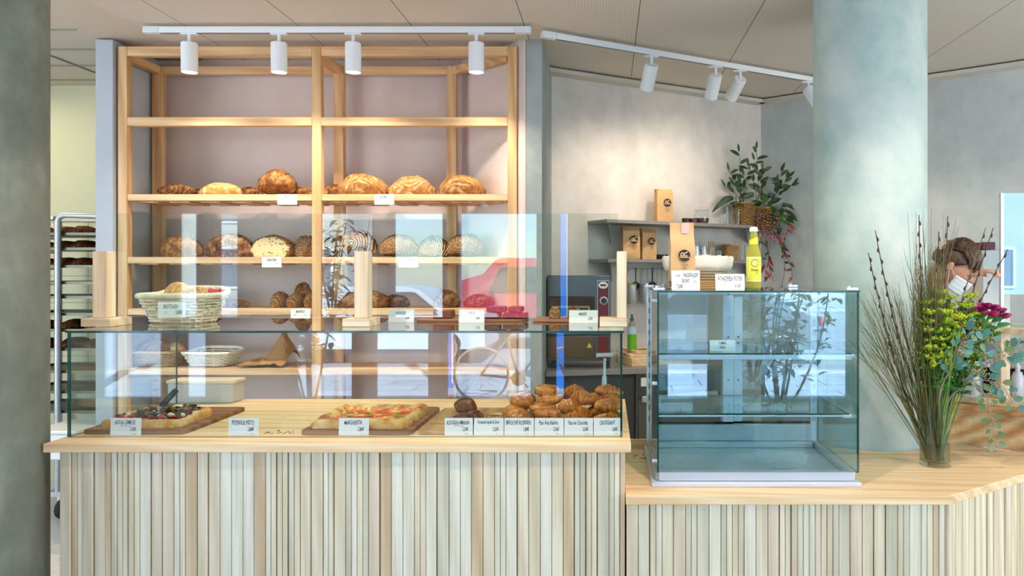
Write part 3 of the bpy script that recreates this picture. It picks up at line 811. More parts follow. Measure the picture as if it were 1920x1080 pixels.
shelfcard(520, 557, 'b', 'SPELTA', 'name card lettered SPELTA on the upper bread shelf, left bay')
shelfcard(702, 739, 'b', 'HAUSBROT', 'name card lettered HAUSBROT on the upper bread shelf, right bay')
shelfcard(491, 528, 'c', 'SENATORE', 'name card lettered SENATORE below the cut loaf')
shelfcard(747, 784, 'c', 'LANDBROT', 'name card lettered LANDBROT below the ringed loaves')
shelfcard(545, 582, 'd', 'MAISBROT', 'name card lettered MAISBROT below the small upright rolls')

# ------------------------------------------------------------------ breads
def crust(name, dark, mid, flour, sc=18, ring='Y', amt=.5, off=(0, 0, 0)):
    t = NT(name)
    p = t.pos(obj=True); m = p.node; m.inputs['Location'].default_value = off
    wv = t.n('TexWave', wave_type='RINGS', rings_direction=ring); t.l(p, wv.inputs['Vector'])
    wv.inputs['Scale'].default_value = sc; wv.inputs['Distortion'].default_value = 3.2; wv.inputs['Detail'].default_value = 3; wv.inputs['Detail Scale'].default_value = 1.6
    n1 = t.noise(p, 17, 5, .65, .4); n2 = t.noise(p, 110, 3, .6); n3 = t.noise(p, 9, 3, .6, .5)
    base = t.ramp(t.mix(.35, n1, n2), [(.36, dark), (.5, mid), (.62, flour)] if amt < .6 else [(.34, dark), (.6, mid)])
    msk = t.ramp(wv.outputs['Color'], [(.45, (0, 0, 0)), (.8, (1, 1, 1))])
    ms2 = t.math('MULTIPLY', msk, t.ramp(n3, [(.38, (.05, .05, .05)), (.56, (1, 1, 1))]))
    ms2 = t.math('MULTIPLY', ms2, t.ramp(n2, [(.35, (.4, .4, .4)), (.6, (1, 1, 1))]))
    c = t.mix(t.math('MULTIPLY', ms2, amt), base, flour)
    t.col(c); t.bump(t.mix(.4, n1, wv.outputs['Color']), .5, .006)
    return t.set(.78, 0, .15)
CR = {
 'dark': crust('crust_dark', '2e180c', '683a1c', 'b08a58', 14, 'Y', .3),
 'brown': crust('crust_brown', '402210', '7e4e2a', 'bf9258', 16, 'Z', .4),
 'gold': crust('crust_gold', '6a3c18', 'ae7a42', 'dfc28e', 22, 'X', .65),
 'golden2': crust('crust_golden_flour', '84501f', 'bd8a50', 'ead6a8', 26, 'Z', .7),
 'pale': crust('crust_pale', 'a06c30', 'd8a45c', 'f2dcb0', 12, 'Z', .7),
 'ring': crust('crust_ringed', '2a1208', '70380f', 'e8cf9c', 24, 'Y', .95),
 'ring2': crust('crust_ringed_small', '301406', '7a3c14', 'e4c68e', 30, 'Y', .9, (.02, 0, -.03)),
 'rack': crust('crust_rack', '2c1308', '5e2c10', '9a6a3c', 18, 'Z', .2),
 'roll': crust('crust_roll', 'a06a30', 'd6a463', 'f2dcb0', 20, 'Z', .5),
}
crumb = NT('bread_crumb'); _v = crumb.n('TexVoronoi'); crumb.l(crumb.pos((1, 1, 1.6), obj=True), _v.inputs['Vector']); _v.inputs['Scale'].default_value = 42
crumb.col(crumb.mix(crumb.math('MULTIPLY', crumb.ramp(_v.outputs['Distance'], [(.26, (1, 1, 1)), (.40, (0, 0, 0))]), crumb.ramp(crumb.noise(crumb.pos(obj=True), 20, 2), [(.45, (0, 0, 0)), (.55, (1, 1, 1))])), 'dfc898', '86602e')); crumb = crumb.set(.8)
def loaf_mb(w, d, h, seed=0, ear=.5, cut=False, pinch=0.0, n=36, m=22):
    o = Vector((seed * 3.1, seed * 1.7, 0))
    def fn(dv, p):
        r = 1 + .09 * noise.noise(dv * 1.7 + o) + .045 * noise.noise(dv * 4 + o) + .015 * noise.noise(dv * 11 + o)
        q = Vector((p.x * r, p.y * r, p.z * r))
        sx = abs(dv.x)
        q.z *= 1 - .25 * sx ** 3
        q.y *= 1 - .2 * sx ** 4
        if ear and dv.z > 0:                       # opened score: raised lip along the length
            lip = math.exp(-((dv.y + .32 + .1 * sin(dv.x * 2 + seed)) / .07) ** 2) * max(0, 1 - (dv.x / .85) ** 2)
            val = math.exp(-((dv.y + .52) / .1) ** 2) * max(0, 1 - (dv.x / .8) ** 2)
            q.z += h * .11 * ear * lip - h * .06 * ear * val
        if q.z < -h * .27: q.z = -h * .27 - .05 * (q.z + h * .27)
        if cut and q.y < -d * .22: q.y = -d * .22
        return q
    mb = MB().ball((0, 0, 0), (w / 2, d / 2, h * .62), n, m, 0, fn)
    z = min(p.z for p in mb.v)
    for p in mb.v: p.z -= z
    if cut:
        for i, f in enumerate(mb.f):
            if all(abs(mb.v[k].y + d * .22) < 1e-4 for k in f): mb.m[i] = 1
    return mb
def loaf(px, k, w, h, kind, label, D=None, dpt=None, rz=0, tilt=0, seed=0, ear=.6, cut=False, z=None, group='sourdough loaves on the bread shelves', name='bread_loaf'):
    D = D or 4.63; dpt = dpt or w * .62
    mb = loaf_mb(w, dpt, h, seed, ear, cut)
    T = Matrix.Rotation(rz, 4, 'Z') @ Matrix.Rotation(tilt, 4, 'X')
    for i, p in enumerate(mb.v): mb.v[i] = T @ p
    zz = min(p.z for p in mb.v)
    base = Vector((XP(px, D), D, (SH[k] if z is None else z) + .0008))
    for p in mb.v: p.z -= zz; p += base
    o = mb.build(name, [CR[kind], crumb], smooth=60, origin=base + Vector((0, 0, h / 2)))
    return tag(o, label, 'bread', group)
# upper shelf
loaf(332, 'b', .235, .085, 'dark', 'dark low loaf at the left end of the upper bread shelf', D=4.62, seed=1)
loaf(415, 'b', .255, .092, 'pale', 'pale floury oval loaf on the upper bread shelf, left bay', D=4.60, seed=2, ear=.3)
loaf(378, 'b', .16, .065, 'dark', 'small dark loaf peeking out behind the pale floury one', D=4.74, seed=3)
loaf(470, 'b', .17, .08, 'dark', 'dark loaf half hidden left of the big round upper loaf', D=4.73, seed=4)
loaf(518, 'b', .235, .155, 'brown', 'big round loaf with a spiral flour mark, tallest on the upper bread shelf', D=4.60, seed=5, dpt=.2, tilt=-.35, ear=.2)
loaf(563, 'b', .18, .078, 'brown', 'low brown loaf just right of the tallest round one', D=4.72, seed=6)
loaf(628, 'b', .20, .095, 'brown', 'brown loaf behind the middle upright on the upper shelf', D=4.72, seed=7)
loaf(681, 'b', .315, .15, 'gold', 'large golden loaf with torn crust, right of the middle upright on top', D=4.60, seed=8, dpt=.2, ear=.9)
loaf(773, 'b', .29, .13, 'golden2', 'golden floury loaf with a peaked top, middle of the upper right bay', D=4.60, seed=9, dpt=.19, ear=1.0)
loaf(867, 'b', .29, .145, 'gold', 'golden flat-topped loaf at the right end of the upper bread shelf', D=4.60, seed=12, dpt=.2, ear=.4)
loaf(726, 'b', .14, .07, 'dark', 'small dark loaf in the gap between two golden loaves', D=4.75, seed=13)
# second shelf
loaf(342, 'c', .265, .145, 'brown', 'brown loaf with an open lip at the left end of the second shelf', D=4.60, seed=14, ear=1)
loaf(432, 'c', .31, .16, 'dark', 'large dark domed loaf left of the cut loaf', D=4.62, seed=15, dpt=.24, ear=.5)
loaf(513, 'c', .28, .155, 'brown', 'cut loaf showing its pale open crumb', D=4.64, seed=16, cut=True, dpt=.26, ear=.3)
loaf(578, 'c', .20, .15, 'ring2', 'ringed loaf leaning left of the middle upright, second shelf', D=4.66, seed=17)
loaf(617, 'c', .19, .14, 'ring', 'dark ringed loaf right behind the middle upright', D=4.70, seed=18)
loaf(667, 'c', .255, .165, 'ring', 'round loaf with clear concentric flour rings, second shelf', D=4.60, seed=19, dpt=.2, tilt=-.3, ear=.1)
loaf(748, 'c', .245, .15, 'ring2', 'ringed loaf above the LANDBROT card', D=4.60, seed=20, tilt=-.2, ear=.2)
loaf(815, 'c', .22, .14, 'ring', 'ringed loaf third from the right upright, with a dark lengthwise split', D=4.63, seed=21, tilt=-.1, ear=.6)
loaf(872, 'c', .235, .15, 'ring2', 'ringed loaf at the right end of the second shelf', D=4.60, seed=22, tilt=-.25, ear=.1)
# third shelf
loaf(345, 'd', .22, .12, 'dark', 'dark loaf behind the wicker basket of rolls', D=4.66, seed=23)
loaf(392, 'd', .20, .115, 'dark', 'dark loaf on the third shelf at the right rim of the roll basket', D=4.70, seed=24)
loaf(440, 'd', .19, .055, 'brown', 'low brown loaf lying flat right of the roll basket', D=4.62, seed=25)
for px, nm in ((526, 'leftmost'), (557, 'middle'), (588, 'rightmost')):
    loaf(px, 'd', .105, .105, 'gold', '%s of the three upright golden small loaves on the third shelf' % nm, D=4.64, seed=px, dpt=.2, ear=.0)
loaf(568, 'd', .13, .17, 'brown', 'brown loaf standing behind the three upright small loaves', D=4.755, seed=31, ear=.2)
loaf(682, 'd', .33, .125, 'brown', 'wide brown loaf with a curved lip behind the middle wooden post', D=4.60, seed=28, ear=1.1)
loaf(742, 'd', .18, .085, 'dark', 'dark low loaf right of the wide lipped one, third shelf', D=4.66, seed=29)
loaf(838, 'd', .17, .12, 'brown', 'brown loaf on the third shelf towards the right upright', D=4.62, seed=30)
loaf(898, 'd', .19, .09, 'dark', 'dark loaf at the right end of the third shelf', D=4.64, seed=33)

# ------------------------------------------------------------------ wicker baskets
def wicker_mat(name, c1, c2): return plain(name, c1, .6, var=.15, vs=60)
WK_W = wicker_mat('white_willow', 'e9e0c8', None); WK_N = wicker_mat('natural_willow', 'c79f64', None); WK_B = wicker_mat('basket_brown', '9a7438', None)
def basket(c, wb, db, wt_, dt, h, mat, label, rz=0, rows=9, lift=.0, rim_r=.009, stakes=9, name='wicker_basket', group=None, flare=1.0, round_=False):
    c = Vector(c); root = empty(name, tuple(c), label, 'basket', group)
    T = Matrix.Translation(c) @ Matrix.Rotation(rz, 4, 'Z')
    def ring(t, n):
        w_, d_ = wb + (wt_ - wb) * t ** flare, db + (dt - db) * t ** flare
        pts = []
        for i in range(n):
            a = 2 * pi * i / n + pi / n
            e = .5 if not round_ else 1
            cx_, sy_ = cos(a), sin(a)
            x = math.copysign(abs(cx_) ** e, cx_) * w_ / 2; y = math.copysign(abs(sy_) ** e, sy_) * d_ / 2
            pts.append((x, y))
        return pts
    n = stakes * 8; wv = MB(); rr = h / rows * .36
    for r_ in range(rows):
        t = (r_ + .5) / rows; pts = ring(t, n); out = []
        for i, (x, y) in enumerate(pts):
            s_ = 1 + (.010 / max(wb, .05)) * sin(i * stakes * 2 * 2 * pi / n / 2 + r_ * pi)
            zl = h * t + lift * t * max(0, y / (dt / 2)) ** 2
            out.append(T @ Vector((x * s_, y * s_, zl)))
        wv.tube(out, rr, 5, closed=True)
    for i in range(0, n, 4):
        wv.tube([T @ Vector((ring(t, n)[i][0], ring(t, n)[i][1], h * t + lift * t * max(0, ring(t, n)[i][1] / (dt / 2)) ** 2)) for t in (0, .5, 1)], rr * .8, 5)
    wv.build('weave', mat, root, smooth=60)
    rp = [T @ Vector((x, y, h + lift * max(0, y / (dt / 2)) ** 2)) for x, y in ring(1, n)]
    MB().tube(rp, rim_r, 8, closed=True).build('rim', mat, root, smooth=60)
    b = ring(0, n)
    MB().add([T @ Vector((x * .98, y * .98, .003)) for x, y in b] + [T @ Vector((x * .98, y * .98, .009)) for x, y in b],
             [tuple(range(n))[::-1], tuple(range(n, 2 * n))] + [(i, (i + 1) % n, n + (i + 1) % n, n + i) for i in range(n)]).build('bottom', mat, root)
    return root
rb = P(345, 607, 3.37); rb.z = GZ + .0035
basket(rb, .24, .17, .325, .26, .118, WK_W, 'white wicker basket heaped with rolls on the glass top', rz=R(-8), lift=.03, rim_r=.013)
rr_ = random.Random(5)
for i, (dx, dy, dz, s) in enumerate(((-.09, -.06, .07, .1), (-.0, -.07, .075, .11), (.09, -.055, .075, .1), (-.05, .03, .085, .105), (.05, .04, .085, .11), (-.02, -.01, .12, .105), (.07, -.0, .11, .09))):
    mb = loaf_mb(s, s * .8, s * .62, i + 40, .3); base = rb + Vector((dx, dy, dz))
    T = Matrix.Rotation(rr_.uniform(-1, 1), 4, 'Z') @ Matrix.Rotation(rr_.uniform(-.3, .3), 4, 'Y')
    mb.v = [T @ p + base for p in mb.v]
    tag(mb.build('bread_roll', CR['roll'], smooth=60), 'crusty bread roll %s in the white wicker basket' % ('at the front left', 'at the front centre', 'at the front right', 'at the back left', 'at the back right', 'on the very top of the heap', 'resting right of the topmost roll')[i], 'bread roll', 'rolls in the white wicker basket')
cl = MB()
cp_ = [(-.02, 0), (.0, .03), (.03, .045), (.055, .03), (.06, 0), (.04, .012), (.02, .018), (.0, .012)]
for a, (x, z) in enumerate(cp_): pass
g = []
for i in range(7):
    for j in range(5):
        g.append(rb + Vector((.105 + .03 * sin(i * .8), .02 + .02 * i - .03 * cos(j * .7), .10 + .045 * sin(j * pi / 4) + .006 * sin(i * 2.1 + j))))
cl.add(g, [(i * 5 + j, i * 5 + j + 1, (i + 1) * 5 + j + 1, (i + 1) * 5 + j) for i in range(6) for j in range(4)])
tag(cl.build('folded_napkin', plain('red_striped_cloth', 'd8434e', .8), smooth=60, solid=.003), 'red cloth tucked in at the right end of the roll basket', 'cloth')
D_ = 3.222
card((XP(322, D_), D_, 1.442), .118, .067, [('BRÖTCHEN', -.04, .74, .26, .76, 'ink'), ('0,80€', .26, .34, .26, .36, 'ink'), ('weizen, roggen', -.22, .36, .06, .26, 'ink_grey'), ('sauerteig', -.22, .26, .06, .2, 'ink_grey')],
     'price tag lettered BRÖTCHEN clipped to the front of the white wicker basket', lean=0, rz=R(2))

b1 = P(300, 688, 4.62); b1.z = SH['e'] + .001
basket((XP(301, 4.62), 4.62, SH['e'] + .0035), .24, .16, .29, .20, .085, WK_N, 'natural brown wicker basket holding a loaf on the lowest visible shelf', rows=8)
loaf(292, 'e', .26, .13, 'brown', 'round reddish loaf sitting in the natural wicker basket', D=4.61, seed=50, z=SH['e'] + .045, dpt=.15)
loaf(330, 'e', .12, .09, 'roll', 'pale end of bread beside the reddish loaf in the natural basket', D=4.63, seed=51, z=SH['e'] + .06, dpt=.1)
basket((XP(400, 4.62), 4.62, SH['e'] + .0035), .22, .16, .32, .22, .082, WK_W, 'empty white wicker basket on the lowest visible shelf', rz=R(-5), rows=8, lift=.02)
# crumpled brown paper bag
def paper_bag():
    rnd = random.Random(3); nx, ny = 16, 8; vs = []
    x0, x1, y0, y1 = XP(458, 4.58), XP(545, 4.6), 4.50, 4.74
    for i in range(nx + 1):
        for j in range(ny + 1):
            u, v = i / nx, j / ny
            z = .012 + .045 * sin(pi * v) * u ** .5
            pk = max(0, 1 - abs(u - .72) / .35) * max(0, 1 - abs(v - .75) / .5) * .17
            z += pk + .009 * noise.noise(Vector((u * 7, v * 5, 1))) * 2
            vs.append((x0 + (x1 - x0) * u, y0 + (y1 - y0) * v + .03 * noise.noise(Vector((u * 4, v * 3, 7))), SH['e'] + .006 + max(0, z)))
    mb = MB().add(vs, [(i * (ny + 1) + j, (i + 1) * (ny + 1) + j, (i + 1) * (ny + 1) + j + 1, i * (ny + 1) + j + 1) for i in range(nx) for j in range(ny)])
    tag(mb.build('paper_bag', M['kraft_dark'], smooth=0, solid=-.004), 'crumpled brown paper bag lying on the lowest visible shelf', 'paper bag')
paper_bag()
bx = empty('paper_box', (XP(378, 3.62), 3.62, HU), 'pale low box with a knot mark at the back of the tall counter', 'box')
MB().box(XP(315, 3.65), XP(438, 3.65), 3.648, 3.762, HU + .001, HU + .095).build('box_body', plain('pale_grey_box', 'c9c3b6', .7, var=.05, vs=8), bx, bevel=.003)
MB().box(XP(313, 3.65), XP(440, 3.65), 3.643, 3.767, HU + .0955, HU + .110).build('lid', M['pale_x'], bx, bevel=.002)

# ------------------------------------------------------------------ boards, pizzas and pastries in the case
def board(x0, x1, y0, y1, z, t, mat, label, ch=.04, name='serving_board'):
    poly = []
    for (cx_, cy_, a0) in ((x1 - ch * .6, y1 - ch * .6, 0), (x0 + ch * .6, y1 - ch * .6, 90), (x0 + ch * .6, y0 + ch * .6, 180), (x1 - ch * .6, y0 + ch * .6, 270)):
        for k in range(5):
            a = R(a0 + 22.5 * k); poly.append((cx_ + cos(a) * ch * .6, cy_ + sin(a) * ch * .6))
    return tag(MB().prism(poly, z + .0006, z + t).build(name, mat, bevel=.003, smooth=50), label, 'board', 'serving boards')
board(-2.085, -1.675, 2.955, 3.46, HU, .018, M['board'], 'walnut board under the vegetable pizza at the left end')
board(-1.215, -.775, 2.94, 3.46, HU, .018, M['board'], 'walnut board under the margherita pizza')
board(-.755, .03, 2.95, 3.45, HU, .016, M['board_light'], 'light wooden board under the row of pastries')
def pizza_mat(name, kind):
    t = NT(name); p = t.pos(obj=True)
    n1 = t.noise(p, 26, 4, .6, .6); n2 = t.noise(p, 60, 3)
    if kind == 'marg':
        c = t.ramp(n1, [(.32, '9a2208'), (.44, 'd4400e'), (.52, 'e87418'), (.58, 'f2b45c'), (.7, 'f7dca4')])
    else:
        c = t.ramp(n1, [(.3, 'b8863c'), (.5, 'e2c084'), (.65, 'f1dcae')])
    t.col(t.mix(.12, c, t.ramp(n2, [(.3, '5a2408'), (.6, 'ffffff')]), 'MULTIPLY')); t.bump(n1, .5, .008)
    return t.set(.38, 0, .5)
pz_dough = NT('pizza_rim'); pz_dough.col(pz_dough.ramp(pz_dough.noise(pz_dough.pos(obj=True), 16, 4), [(.3, '9a5018'), (.45, 'd69440'), (.65, 'eecb88')])); pz_dough.bump(pz_dough.noise(pz_dough.pos(obj=True), 30, 3), .3, .005); pz_dough = pz_dough.set(.55)
def pizza(x0, x1, y0, y1, z, mat, label, seed, cat='pizza'):
    root = empty('sheet_pizza', ((x0 + x1) / 2, (y0 + y1) / 2, z), label, cat, 'sheet pizzas')
    nx, ny = 44, 36; mb = MB(); cx_, cy_ = (x0 + x1) / 2, (y0 + y1) / 2; vs = []
    def rim(u, v):
        e = min(u, 1 - u, v, 1 - v); return e
    for i in range(nx + 1):
        for j in range(ny + 1):
            u, v = i / nx, j / ny; e = rim(u, v)
            wob = 1 + .05 * noise.noise(Vector((u * 3, v * 3, seed)))
            k = .94 if (e < .01 and (min(u, 1 - u) < .04 and min(v, 1 - v) < .04)) else 1
            h = .012 + .022 * math.exp(-((e - .06) / .045) ** 2) * (1 + .5 * noise.noise(Vector((u * 7, v * 7, seed + 5))))
            if e < .02: h = .012 * (e / .02) + .003
            h += .005 * noise.noise(Vector((u * 14, v * 14, seed + 2)))
            vs.append((cx_ + (u - .5) * (x1 - x0) * wob * k, cy_ + (v - .5) * (y1 - y0) * wob * k, z + max(.001, h)))
    n0 = len(vs)
    mb.add(vs, [])
    for i in range(nx):
        for j in range(ny):
            a = i * (ny + 1) + j; e = rim((i + .5) / nx, (j + .5) / ny)
            mb.f.append([a, a + ny + 1, a + ny + 2, a + 1]); mb.m.append(0 if e < .105 + .02 * noise.noise(Vector((i * .3, j * .3, seed))) else 1)
    # skirt to the board
    ring = [i * (ny + 1) for i in range(nx + 1)] + [nx * (ny + 1) + j for j in range(1, ny + 1)] + [i * (ny + 1) + ny for i in range(nx - 1, -1, -1)] + [j for j in range(ny - 1, 0, -1)]
    base = len(mb.v)
    for q in ring: mb.v.append(Vector((mb.v[q].x, mb.v[q].y, z)))
    for i in range(len(ring)):
        j = (i + 1) % len(ring); mb.f.append([ring[i], base + i, base + j, ring[j]]); mb.m.append(0)
    mb.build('crust', [pz_dough, mat], root, smooth=70)
    return root
zb = HU + .0185
p1 = pizza(-2.04, -1.72, 2.985, 3.27, zb, pizza_mat('pizza_veg_base', 'veg'), 'flatbread pizza topped with greens and dark red sausage, on the left walnut board', 2)
rnd = random.Random(21)
tm_ = [plain('kale_green', '2f4a1c', .6), plain('olive_green', '6d7d2c', .5), plain('dark_red_nduja', '6e1c18', .45), plain('tomato_red', 'c43a34', .35), plain('feta_white', 'efe6d4', .6)]
tp_ = MB()
for i in range(190):
    x = rnd.uniform(-2.01, -1.75); y = rnd.uniform(3.02, 3.24); s = rnd.uniform(.008, .017); zt = zb + .022 + rnd.uniform(0, .018)
    k = rnd.choice([0, 0, 0, 1, 2, 2, 3, 3, 4])
    if k in (0, 1):
        for q in range(3): tp_.leaf((x, y, zt), (rnd.uniform(-1, 1), rnd.uniform(-1, 1), rnd.uniform(.1, .8)), s * 2, s * 1.4, k, .3, n=3)
    else:
        o = rnd.uniform(0, 9)
        tp_.ball((x, y, zt), (s, s * .8, s * .55), 7, 5, k, lambda dv, p: p * (1 + .35 * noise.noise(dv * 2 + Vector((o, 0, 0)))))
tp = tp_.build('toppings', tm_, p1, smooth=50); tag(tp, kind='stuff')
p2 = pizza(-1.195, -.80, 2.97, 3.36, zb, pizza_mat('pizza_margherita_top', 'marg'), 'tomato and cheese pizza with basil leaves on the middle walnut board', 7)
bs = plain('basil_green', '3f7d24', .4)
for i, (px, py) in enumerate(((655, 780), (745, 772), (750, 788), (690, 776))):
    D = 3.16 if py < 785 else 3.08
    q = P(px, py, D); q.z = zb + .024
    lf = MB()
    for a in range(3): lf.leaf(q, (cos(a * 2.1 + i), sin(a * 2.1 + i), .35), .028, .02, 0, .4, n=4)
    lf.build('basil_leaf', bs, p2, smooth=60)
# spatula on the vegetable pizza
sp = empty('serving_spatula', (-1.83, 3.2, zb + .03), 'pizza server with a dark handle stuck into the vegetable pizza', 'spatula')
ha, hb = P(302, 762, 3.2), P(331, 731, 3.26)
MB().tube([ha, ha.lerp(hb, .15), ha.lerp(hb, .5), ha.lerp(hb, .9), hb], [.010, .013, .012, .014, .010], 12).build('handle', plain('dark_blue_handle', '141f2c', .35), sp)
ba = P(287, 778, 3.17); dv = (ha - ba)
MB().add([ba + Vector((-.028, 0, -.012)), ba + Vector((.028, 0, -.012)), ha + Vector((.012, 0, 0)), ha + Vector((-.012, 0, 0)),
          ba + Vector((-.028, .0015, -.011)), ba + Vector((.028, .0015, -.011)), ha + Vector((.012, .0015, .001)), ha + Vector((-.012, .0015, .001))],
         [(0, 1, 2, 3), (7, 6, 5, 4), (0, 4, 5, 1), (1, 5, 6, 2), (2, 6, 7, 3), (3, 7, 4, 0)]).build('blade', M['steel'], sp)

pm_ = NT('pastry_glaze'); _p = pm_.pos(obj=True); pm_.col(pm_.mix(.35, pm_.ramp(pm_.noise(_p, 30, 4), [(.3, '84380a'), (.5, 'cc6c16'), (.7, 'e89a40')]), pm_.ramp(pm_.noise(pm_.pos((110, 22, 22), obj=True), 1.6, 2), [(.35, '5a2204'), (.6, 'e8a24c')]))); pm_.bump(pm_.noise(_p, 60, 3), .2, .003)
pm_ = pm_.set(.3, 0, .5)
pm_dk = NT('pastry_dark'); _p = pm_dk.pos(obj=True); pm_dk.col(pm_dk.ramp(pm_dk.noise(_p, 34, 4), [(.3, '2c1206'), (.5, '6b3310'), (.7, 'a0601e')])); pm_dk = pm_dk.set(.45, 0, .4)
def croissant_mb(L=.15, r=.036, bend=.5):
    n = 64; nr = 18; mb = MB(); pts = []; rs = []
    for i in range(n + 1):
        t = i / n * 2 - 1
        a = t * bend * 1.5
        pts.append((sin(a) * L * .62 / max(bend, .1) * .75, (cos(a) - 1) * L * .35 / max(bend, .1), 0))
        seg = abs(t) * 3.4; fr_ = seg - math.floor(seg)
        rs.append(r * (max(0, 1 - abs(t) ** 1.5) ** .62 * .92 + .09) * (1.09 - .18 * fr_))
    mb.tube(pts, rs, nr, sq=.88)
    for p in mb.v:
        k = noise.noise(p * 30) * .004; p.z += k; p.z = max(p.z, -r * .62)
        p.z += r * .62
    return mb
def roll_mb(w, d, h):
    mb = MB().ball((0, 0, 0), (w / 2, d / 2, h / 2), 22, 14, 0, lambda dv, p: Vector((p.x * (1 + .04 * sin(dv.z * 14)), p.y, p.z * (1 - .2 * abs(dv.x) ** 3))) * (1 + .04 * noise.noise(dv * 3)))
    for p in mb.v: p.z = max(p.z, -h * .38) + h * .38
    return mb
def snail_mb(r=.05, h=.032):
    mb = MB(); pts = []; n = 64
    for i in range(n):
        a = i / n * 2 * pi * 2.6; rad = r * (.12 + .78 * i / n)
        pts.append((cos(a) * rad, sin(a) * rad, h * (.62 - .18 * i / n)))
    mb.tube(pts, [h * .42] * n, 8, sq=1.2); mb.lathe([(r * .9, .001), (r * .95, h * .3), (r * .8, h * .5), (0, h * .5)], n=28)
    for p in mb.v: p.z = max(0.0008, p.z)
    return mb
def pastry(proto, name, px, D, z, label, group, cat, rz=0, ry=0, s=1, rx=0):
    T = Mx((XP(px, D), D, z), rz, rx, ry, s)
    if proto.get('o') is None:
        mb = proto['mb']; o = mb.build(name, proto['mat'], smooth=60, origin=(0, 0, 0)); proto['o'] = o
    else:
        o = proto['o'].copy(); COL.objects.link(o)
    o.matrix_world = T
    return tag(o, label, cat, group)
PR = lambda mb, mat: {'mb': mb, 'mat': mat}
cro = PR(croissant_mb(.105, .036, .55), pm_); cho = PR(croissant_mb(.075, .040, .12), pm_); bri = PR(roll_mb(.11, .1, .08), pm_); sna = PR(snail_mb(), pm_); ko = PR(loaf_mb(.10, .09, .055, 77, .9), pm_dk)
zc = HU + .0172
G = 'croissants at the right end of the pastry case'
crs = [(1136, 3.04, 0, .1, 'lying in front of the pile'), (1144, 3.13, .0, 1.2, 'second from the front'), (1136, 3.12, .045, .5, 'on top near the front'), (1146, 3.20, .05, -.9, 'leaning towards the right glass'),
       (1120, 3.25, .0, .9, 'at the bottom back'), (1140, 3.27, .082, .2, 'highest at the back of the pile'), (1112, 3.24, .05, 1.1, 'tipped towards the chocolate pastries')]
for i, (px, D, dz, rz, d_) in enumerate(crs):
    pastry(cro, 'croissant', px, D, zc + dz, 'glazed croissant %s' % d_, G, 'croissant', rz, (.12 if dz else 0), .92)
for i, (px, D, dz, d_) in enumerate(((1078, 3.03, 0, 'at the very front'), (1088, 3.14, 0, 'second row, bottom right'), (1068, 3.15, .03, 'second row, upper left'), (1092, 3.2, .058, 'topmost of its pile'), (1078, 3.28, .07, 'at the back of its pile'))):
    pastry(cho, 'chocolate_pastry', px, D, zc + dz, 'golden chocolate pastry %s' % d_, 'chocolate pastries left of the croissants', 'pastry', .3 * (i % 3) - .2, 0, 1)
for i, (px, D, dz, d_) in enumerate(((1022, 3.03, 0, 'lying flat at the front'), (1028, 3.05, .03, 'stacked second from the bottom'), (1016, 3.16, .036, 'in the middle of the stack'), (1030, 3.2, .066, 'second from the top'), (1024, 3.24, .098, 'topmost of the stack'), (1024, 3.2, 0, 'at the bottom back'), (1020, 3.2, .034, 'behind the stack'))):
    pastry(sna, 'raisin_swirl', px, D, zc + dz, 'coiled raisin pastry %s' % d_, 'raisin swirls between brioche and chocolate pastries', 'pastry', i * 1.3, .12 * (i % 2), 1.1)
for i, (px, D, dz, d_) in enumerate(((970, 3.04, 0, 'at the front'), (966, 3.15, .0, 'in the second row'), (978, 3.17, .05, 'on top of the second row'), (984, 3.27, .03, 'at the back'))):
    pastry(bri, 'brioche', px, D, zc + dz, 'rounded golden brioche %s' % d_, 'brioches behind the BRIOCHE tag', 'brioche', i * .7, 0, 1)
for i, (px, D, dz, d_) in enumerate(((868, 3.06, 0, 'front left'), (886, 3.12, .0, 'front right'), (874, 3.17, .035, 'top'), (872, 3.3, .02, 'back'))):
    pastry(ko, 'caramel_pastry', px, D, zc + dz, 'dark caramelised pastry, %s of its heap' % d_, 'dark caramelised pastries', 'pastry', i, 0, 1)
def tart(px, D, lab):
    c = Vector((XP(px, D), D, zc)); root = empty('tartlet', tuple(c), lab, 'tartlet', 'open tartlets')
    m = MB(); n = 32
    m.lathe([(.032, 0), (.046, .022), (.044, .024), (.036, .014), (0, .013)], c, n)
    for k, p in enumerate(m.v): p.z += .003 * (k % 2) if p.z > c.z + .02 else 0
    m.build('shell', pz_dough, root, smooth=50); MB().lathe([(.037, .016), (.02, .021), (0, .022)], c, 24).build('filling', pm_dk, root)
tart(918, 3.03, 'open tartlet with dark filling, front one'); tart(930, 3.14, 'open tartlet behind the front one')
# white-handled server standing among the croissants
ws = empty('pastry_server', (XP(1132, 3.3), 3.3, zc), 'upright metal server with a pale cross grip among the croissants', 'server')
MB().tube([P(1133, 735, 3.32), P(1134, 672, 3.36)], .006, 10).build('shaft', M['steel'], ws)
MB().tube([P(1118, 666, 3.36), P(1149, 665, 3.36)], .0095, 12).build('grip', plain('pale_grip', 'd8d6cc', .4), ws)
MB().add([P(1125, 760, 3.30), P(1138, 760, 3.30), P(1138, 705, 3.34), P(1129, 705, 3.34), P(1125, 760, 3.302), P(1138, 760, 3.302), P(1138, 705, 3.342), P(1129, 705, 3.342)],
         [(0, 1, 2, 3), (7, 6, 5, 4), (0, 4, 5, 1), (1, 5, 6, 2), (2, 6, 7, 3), (3, 7, 4, 0)]).build('blade', M['steel'], ws)
